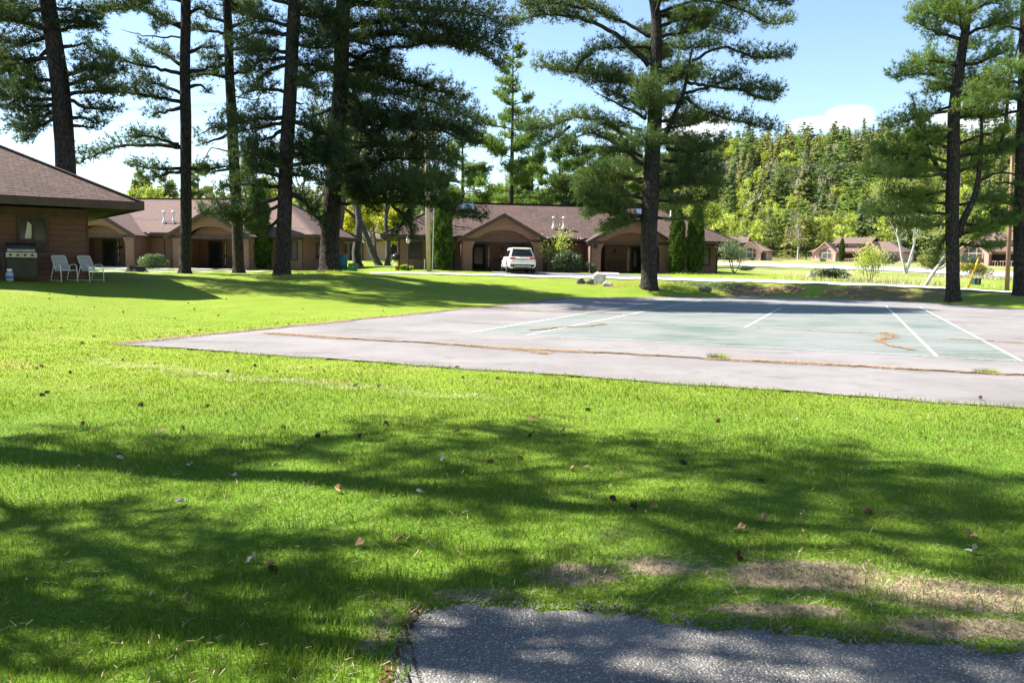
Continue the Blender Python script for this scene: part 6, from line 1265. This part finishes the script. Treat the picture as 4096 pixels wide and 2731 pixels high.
    MB().bar((-.25, -2.19, 1.17), (.2, -2.08, 1.26), .02, .02).build('wiper', blackp, root)
    return root
cx, cy, cz = at_ground(2070, 1094, 58.2); car((cx, cy, cz + .05), R(7.5))

# ------------------------------------------------------------------ the terrace of the near house: grill and two lawn chairs
M['webbing'] = mat('pale_vinyl_strap', (.5, .48, .56), .6); M['frame_white'] = mat('white_enamel_tube', (.76, .76, .75), .35)
def lawn_chair(loc, ang, label):
    root = empty('lawn_chair', loc, ang, label, 'lawn chair', 'white lawn chairs by the near house'); w_ = .26
    fr = MB()
    pl = [(-w_, .02, .40), (-w_, -.25, .90), (-w_ + .05, -.265, .94), (w_ - .05, -.265, .94), (w_, -.25, .90), (w_, .02, .40)]
    fr.tube([(x, y, z) for x, y, z in pl], .014, 8, True); fr.build('back_frame', M['frame_white'], root)
    f2 = MB(); f2.tube([(-w_, .0, .39), (-w_, .46, .43), (w_, .46, .43), (w_, .0, .39)], .014, 8); f2.build('seat_frame', M['frame_white'], root)
    for sg in (-1, 1):
        x = sg * (w_ + .035)
        a = MB(); a.tube([(x, .44, 0), (x, .40, .5), (x, .36, .60), (x, .26, .635), (x, .02, .62), (x, -.10, .58)], .015, 8); a.build('leg', M['frame_white'], root)
        b = MB(); b.tube([(x, -.28, 0), (x, -.16, .3), (x, -.02, .62)], .014, 8); b.build('leg', M['frame_white'], root)
        MB().bar((x, -.27, .06), (x, .43, .06), .02, .02).build('runner', M['frame_white'], root)
    for k in range(11):
        t = .08 + k * .087; y, z = .02 - .27 * t, .40 + .52 * t; MB().box((0, y + .002, z), (w_ * 2, .008, .036), M=Matrix.Rotation(R(-27), 3, 'X')).build('strap', M['webbing'], root)
    for k in range(8):
        y = .04 + k * .055; MB().box((0, y, .397 + .075 * y), (w_ * 2, .04, .008), M=Matrix.Rotation(R(5), 3, 'X')).build('strap', M['webbing'], root)
    root.scale = (.92, .92, .92); return root
p = at_ground(252, 1128, 27.6); lawn_chair(p, R(-122), 'white strap lawn chair nearer the grill')
p = at_ground(356, 1124, 28.3); lawn_chair(p, R(-116), 'white strap lawn chair at the corner of the brown house')
def grill(loc, ang):
    root = empty('gas_grill', loc, ang, 'black gas grill with steel front against the brown house wall', 'grill')
    c = MB(); c.bx((-.42, -.27, .1), (.42, .27, .74)); cb = c.build('cabinet', M['black'], root, .015)
    d = MB(); d.bx((-.4, -.285, .14), (-.01, -.272, .7)); d.build('door', M['black'], cb, .004); d = MB(); d.bx((.01, -.285, .14), (.4, -.272, .7)); d.build('door', M['black'], cb, .004)
    c = MB(); c.bx((-.43, -.33, .742), (.43, .28, .92)); c.build('firebox', M['black'], root, .01)
    c = MB(); c.bx((-.43, -.355, .75), (.43, -.332, .91)); pn = c.build('control_panel', M['steel'], root, .006)
    for k in range(4): MB().lathe([(.038, 0), (.036, .03), (.03, .04), (0, .041)], (-.3 + k * .2, -.356, .83), 14, Matrix.Rotation(R(90), 3, 'X')).build('knob', M['black'], pn)
    prof = [(-.31, .925), (-.31, 1.02), (-.25, 1.14), (-.1, 1.21), (.08, 1.21), (.22, 1.12), (.28, .98), (.28, .925)]
    l_ = MB(); l_.prism([(y, z) for y, z in prof], lambda y, z, t: (-.42 + t, y, z), .84); ld = l_.build('lid', M['black'], root, .012)
    MB().add([(-.38, -.318, .94), (.38, -.318, .94), (.38, -.318, 1.02), (-.38, -.318, 1.02)], [(0, 1, 2, 3)]).build('lid_panel', M['steel'], ld)
    MB().tube([(-.33, -.32, 1.0), (-.33, -.38, 1.0), (.33, -.38, 1.0), (.33, -.32, 1.0)], .013, 8).build('lid_handle', M['steel'], ld)
    for sg in (-1, 1): MB().bx((sg * .44, -.28, .83), (sg * .84, .24, .89)).build('side_shelf', M['black'], root, .01)
    MB().bx((-.84, -.3, .76), (-.46, -.282, .9)).build('side_burner_panel', M['black'], root, .004)
    for x in (-.8, -.5): MB().bx((x - .02, -.26, .0), (x + .02, -.22, .83)).build('post', M['black'], root)
    for x in (-.36, .36): MB().lathe([(.05, -.02), (.05, .02)], (x, -.2, .05), 12, Matrix.Rotation(R(90), 3, 'Y')).build('caster', M['black'], root)
p = at_ground(88, 1134, 26.85); grill(p, R(33))
root = empty('propane_tank', at_ground(40, 1136, 26.3), 0, 'white propane cylinder with blue band beside the grill cabinet', 'gas cylinder')
root.scale = (.72, .72, .72); MB().lathe([(.1, 0), (.11, .03), (.15, .06), (.155, .12), (.155, .34), (.13, .41), (.05, .44), (.04, .46)], n=18).build('cylinder', mat('pale_tank', (.33, .37, .45), .4), root)
MB().lathe([(.1575, .14), (.1575, .25)], n=18).build('band', mat('blue_band', (.08, .13, .32), .5), root)
MB().lathe([(.1, .44), (.105, .56), (.095, .56), (.09, .44)], n=14).build('collar', M['frame_white'], root)
MB().lathe([(.02, .45), (.02, .54), (.03, .55), (.0, .56)], n=8).build('valve', M['steel'], root)

# ------------------------------------------------------------------ poles, wires, lamp post, boxes
M['pole'] = mat('weathered_pole_wood', (.34, .27, .2), .9, (.46, .38, .3), 4, (6, 6, .5), .3); M['pole_brown'] = mat('brown_pole_wood', (.2, .12, .08), .9, (.28, .175, .12), 4, (6, 6, .5), .3)
def pole(base, topp, rad, label, mt, arm=True):
    b = Vector(base); t = Vector(topp) - b; root = empty('utility_pole', b, 0, label, 'utility pole')
    MB().tube([(0, 0, -.2), t * .5, t], [rad, rad * .85, rad * .68], 12).build('post', mt, root)
    if arm:
        c = t - Vector((0, 0, .6)); MB().box(c + Vector((0, -.16, 0)), (2.2, .1, .12)).build('crossarm', mt, root)
        for x in (-1.0, -.4, .4, 1.0): MB().lathe([(.03, 0), (.05, .05), (.03, .1), (.045, .14), (0, .17)], tuple(c + Vector((x, -.16, .06))), 8).build('insulator', M['galv'], root)
    return root, b + t
g = at_ground(1716, 1094, 58.4); r1, top1 = pole(g, P(1700, 330, 58.4), .17, 'weathered utility pole standing left of the white car', M['pole'])
MB().bar((.24, -.05, 0), (.3, -.05, 4.4), .1, .05).build('cable_guard', M['galv'], r1); MB().bar((-.32, -.1, 0), (-.3, -.1, .85), .09, .05).build('marker_post', M['galv'], r1)
b2 = at_ground(4028, 1163, 48.0); r2, top2 = pole(b2, P(4052, 560, 48.0), .125, 'brown utility pole at the right edge with a yellow guy guard beside it', M['pole_brown'])
p3 = at_ground(3418, 1040, 250); r3, top3 = pole(p3, P(3416, 905, 250), .2, 'distant utility pole with a transformer rising behind the far pink house', M['galv'], True)
MB().lathe([(0, -.6), (.32, -.58), (.35, 0), (.32, .5), (0, .55)], tuple(top3 - Vector(p3) + Vector((-.55, 0, -2.2))), 12).build('transformer', M['galv'], r3)
guy = empty('guy_wire', P(3870, 1158, 50), 0, 'yellow plastic guard on the slanting guy wire beside the forked pine', 'guy wire'); g0 = Vector(guy.location); e = top2 - Vector((0, 0, 1.5)) - g0
gd = e.normalized(); MB().tube([gd * 0, gd * 2.05], .045, 8).build('guard', mat('yellow_guard', (.75, .45, .02), .5), guy); MB().tube([gd * 2.0, gd * 2.2], .03, 6).build('clamp', M['black'], guy); MB().tube([gd * 2.2, e], .01, 5).build('wire', M['black'], guy)
def wire(a, b, sag, label, rad=.008):
    a, b = Vector(a), Vector(b); pts = [a + (b - a) * t - Vector((0, 0, sag * 4 * t * (1 - t))) for t in np.linspace(0, 1, 25)]
    tag(MB().tube(pts, rad, 4).build('power_line', M['black']), label, 'power line', 'overhead wires')
for k, (dx, yl, yr) in enumerate(((-1.0, 418, 440), (-.4, 425, 436), (.4, 432, 430), (1.0, 500, 425))):
    wire(top1 + Vector((dx, -.16, -.4)), P(-400, yl + 30, 64 + k), .5, 'thin overhead wire running left from the weathered pole')
for k in range(3): wire(P(-400, 620 + 18 * k, 70), top1 + Vector((0, .1, -2.2 - .35 * k)), .3, 'low thin service wire crossing behind the left pines', .008)
for k in range(3): wire(top2 + Vector((-.5 + .5 * k, -.1, -.5)), P(2700, 620 + 14 * k, 150), 1.5, 'thin overhead wire crossing before the wooded hill', .012)
root = empty('lamp_post', at_ground(1632, 1076, 59.5), 0, 'slim black lamp post at the left corner of the car lodge', 'lamp post')
MB().lathe([(.1, -.1), (.1, .2), (.05, .3), (.04, 1.9), (.05, 1.95)], n=10).build('post', M['black'], root); MB().lathe([(.06, 1.95), (.13, 2.02), (.15, 2.25), (.1, 2.32)], n=6).build('lantern', mat('frosted_lantern', (.6, .6, .58), .4), root); MB().lathe([(.17, 2.32), (.12, 2.4), (.02, 2.48), (0, 2.52)], n=6).build('cap', M['black'], root)
def utility_box(loc, s, label, col):
    root = empty('utility_box', loc, R(8), label, 'utility box'); m_ = mat('green_box_paint', col, .5); MB().bx((-s / 2, -s * .4, -.1), (s / 2, s * .4, s * .8)).build('cabinet', m_, root, .02); q = MB(); q.bx((-s * .53, -s * .44, s * .802), (s * .53, s * .44, s * .86)); q.build('lid', m_, root, .015); MB().bx((-s * .08, -s * .43, s * .4), (s * .08, -s * .405, s * .5)).build('latch', M['steel'], root)
utility_box(at_ground(1411, 1075, 59), .62, 'low green utility box beside the thick grey maple trunks', (.03, .13, .09)); utility_box(at_ground(3903, 1136, 57), .5, 'dark green utility box beyond the yellow guy guard', (.02, .06, .045))
# teal barrel-shaped play tunnel and two chairs by the maple
root = empty('barrel', at_ground(1368, 1055, 66), R(20), 'teal plastic barrel standing left of the grey maple trunks', 'barrel'); teal = mat('teal_plastic', (.03, .19, .26), .4)
MB().lathe([(.36, -.05), (.42, .2), (.44, .5), (.42, .8), (.36, 1.0), (.3, 1.03)], n=18).build('body', teal, root); MB().lathe([(.36, 1.0), (.38, 1.03), (.36, 1.06), (.31, 1.06)], n=18).build('rim', teal, root)
lawn_chair(at_ground(1350, 1056, 67), R(120), 'pale chair leaning beside the teal barrel')
# covered grill, pot and drums at the corner of the lodge
root = empty('kettle_grill', at_ground(1583, 1077, 61), R(60), 'small black grill at the left corner wall of the car lodge', 'grill')
MB().lathe([(0, .62), (.2, .66), (.3, .8), (.31, .86)], n=16).build('bowl', M['black'], root); MB().lathe([(.32, .865), (.28, 1.02), (.14, 1.14), (0, 1.17)], n=16).build('lid', M['black'], root); MB().tube([(-.06, 0, 1.17), (-.06, 0, 1.21), (.06, 0, 1.21), (.06, 0, 1.17)], .012, 6).build('handle', M['steel'], root)
for k in range(3): a = k * 2.09; MB().tube([(.2 * math.cos(a), .2 * math.sin(a), .7), (.34 * math.cos(a), .34 * math.sin(a), 0)], .014, 6).build('leg', M['steel'], root)
MB().lathe([(.15, .25), (.15, .27), (0, .275)], n=12).build('ash_tray', M['steel'], root)
root = empty('flower_pot', at_ground(1590, 1080, 60), 0, 'terracotta pot at the foot of the small black grill', 'flower pot'); MB().lathe([(.13, -.02), (.19, .26), (.21, .26), (.21, .32), (.17, .32), (.15, .27), (0, .26)], n=14).build('pot', mat('terracotta', (.32, .12, .07), .8), root); MB().lathe([(0, .275), (.15, .275)], n=12).build('soil', M['dark'], root)

# ------------------------------------------------------------------ boulders and stump
M['rock'] = mat('pale_granite', (.42, .41, .38), .9, (.56, .55, .52), 3, bump=.5, bscale=9); M['rock_dark'] = mat('dark_stone', (.10, .09, .085), .95, (.18, .165, .15), 3, bump=.5, bscale=9)
def boulder(loc, size, label, mt, seed, rz_=0.0):
    bm = bmesh.new(); bmesh.ops.create_icosphere(bm, subdivisions=4, radius=1); r = np.random.default_rng(seed); ds = [Vector(nrm(r.normal(0, 1, 3))) for _ in range(14)]; hs = r.uniform(.6, .95, 14)
    for v in bm.verts:
        n_ = v.co.normalized(); k = 1.0
        for d, h in zip(ds, hs):
            c = n_.dot(d)
            if c > .2: k = min(k, h / c)
        v.co = Vector((n_.x * size[0] / 2, n_.y * size[1] / 2, n_.z * size[2] * .62)) * k * (1 + .02 * math.sin(n_.x * 21 + n_.y * 17 + n_.z * 13)) + Vector((0, 0, size[2] * .3))
    me = bpy.data.meshes.new('boulder'); bm.to_mesh(me); bm.free(); me.materials.append(M[mt]); me.polygons.foreach_set('use_smooth', [True] * len(me.polygons)); o = link('boulder', me); o.location = loc; o.rotation_euler = (0, 0, rz_); tag(o, label, 'boulder')
boulder(at_ground(2396, 1146, 47.5), (.95, .7, .72), 'whitish boulder on the grass left of the open-limbed pine', 'rock', 1)
boulder(at_ground(2428, 1155, 46.4), (.62, .45, .3), 'flat grey stone leaning at the right foot of the whitish boulder', 'rock', 2, .5)
boulder(at_ground(2358, 1152, 47.0), (.62, .5, .36), 'dark brown stone touching the left of the whitish boulder', 'rock_dark', 3)
boulder(at_ground(2322, 1152, 47.2), (.55, .5, .42), 'dark jagged stone, leftmost of the row of stones', 'rock_dark', 4)
boulder(at_ground(2818, 1166, 47.0), (.85, .5, .34), 'low dark stone in the weeds right of the open-limbed pine', 'rock_dark', 5)
boulder(at_ground(3515, 1176, 44.0), (.4, .3, .2), 'small pale stone on the shaded bank behind the court', 'rock', 6)
boulder(at_ground(3243, 1103, 62), (.8, .5, .35), 'white stone by the ditch in front of the far pink house', 'rock', 7)
root = empty('tree_stump', at_ground(545, 1086, 50.5), 0, 'wide dark tree stump left of the straight pine trunk', 'tree stump')
q = MB(); n = 22; vs = []
for i, (rr, z) in enumerate(((.82, -.15), (.62, .05), (.5, .2), (.48, .38))):
    for k in range(n): a = 2 * math.pi * k / n; f = rr * (1 + (.16 if i < 2 else .06) * math.sin(a * 5 + .6) + .05 * math.sin(a * 9)); vs.append((f * math.cos(a), f * math.sin(a), z + .02 * math.sin(a * 3)))
q.add(vs, [(i * n + k, i * n + (k + 1) % n, (i + 1) * n + (k + 1) % n, (i + 1) * n + k) for i in range(3) for k in range(n)], True); q.build('stump', M['bark'], root)
MB().lathe([(0, .385), (.3, .39), (.46, .375)], n=22).build('cut_face', mat('cut_wood', (.2, .15, .11), .9, (.12, .09, .07), 12), root)
# weeds, reeds and ferns
def weeds(loc, wd, dp, h, n, mt, label, seed, lean=.5, bw=.02):
    r = np.random.default_rng(seed); p = np.stack([r.normal(0, wd / 2.4, n), r.normal(0, dp / 2.4, n), np.zeros(n)], -1); p[:, 2] = zt(p[:, 0] + loc[0], p[:, 1] + loc[1]) - loc[2] - .02; H = h * r.uniform(.4, 1.1, n); d = nrm(np.stack([r.normal(0, lean, n), r.normal(0, lean, n), np.ones(n)], -1)); s = nrm(np.cross(d, r.normal(0, 1, (n, 3)))) * bw / 2; t = p + d * H[:, None]
    V = np.stack([p - s, p + s, t], 1).reshape(-1, 3); o = link('weed_patch', np_mesh('weed_patch', V, np.arange(len(V)).reshape(-1, 3), M[mt])); o.location = loc; tag(o, label, 'weeds', kind='stuff')
weeds(at_ground(2700, 1160, 47.2), 3.2, .9, .3, 1800, 'lime', 'yellow-green weeds at the right foot of the open-limbed pine', 1); weeds(at_ground(2530, 1158, 46.6), 1.6, .8, .22, 700, 'lime', 'grass tufts at the left foot of the open-limbed pine', 2); weeds(at_ground(2810, 1150, 48.5), 2.2, 1.0, .38, 1300, 'shrub', 'darker green ferny weeds around the low dark stone', 3)
weeds(at_ground(3420, 1128, 54), 7.0, 1.4, .6, 420, 'straw_pale', 'tan dry reeds standing in the ditch', 4, .2, .035); weeds(at_ground(3680, 1136, 53), 6.0, 1.4, .42, 500, 'straw_pale', 'pale dry stalks along the path by the leaning birch', 5, .3, .03); weeds(at_ground(3960, 1112, 66), 6, 2, .5, 1400, 'straw_pale', 'dry brown stalks beside the golden hedge', 6, .5, .03)
weeds(at_ground(2745, 1090, 61.3), 1.6, .4, .25, 300, 'lime', 'grass at the foot of the twin-lobed cedar', 7)
for i, (x, y, Y, lab) in enumerate(((1340, 1090, 39.2, 'bright grass fringe at the foot of the massive dark pine'), (1130, 1108, 37.4, 'bright grass fringe round the big root flare'))): weeds(at_ground(x, y, Y), 1.3, .5, .2, 900, 'lime', lab, 10 + i, .5, .015)
# small cones and leaves strewn over the middle lawn, tiny at this distance
r = np.random.default_rng(77); k = 0
while k < 36:
    Y = 11 * (30 / 11) ** r.random(); X = r.uniform(-.6, .2) * Y
    if slab_d(np.array([X]), np.array([Y]))[0] < .25 or (Y > 26 and X < -12): continue
    k += 1; o = cone.copy(); C.objects.link(o); q = r.uniform(.38, .65); o.location = (X, Y, gz(X, Y) + .025); o.rotation_euler = (R(90), 0, r.uniform(0, 6.28)); o.scale = (q, q, q); tag(o, 'open brown pine cone lying in the grass of the lawn', 'pine cone', 'pine cones on the lawn')
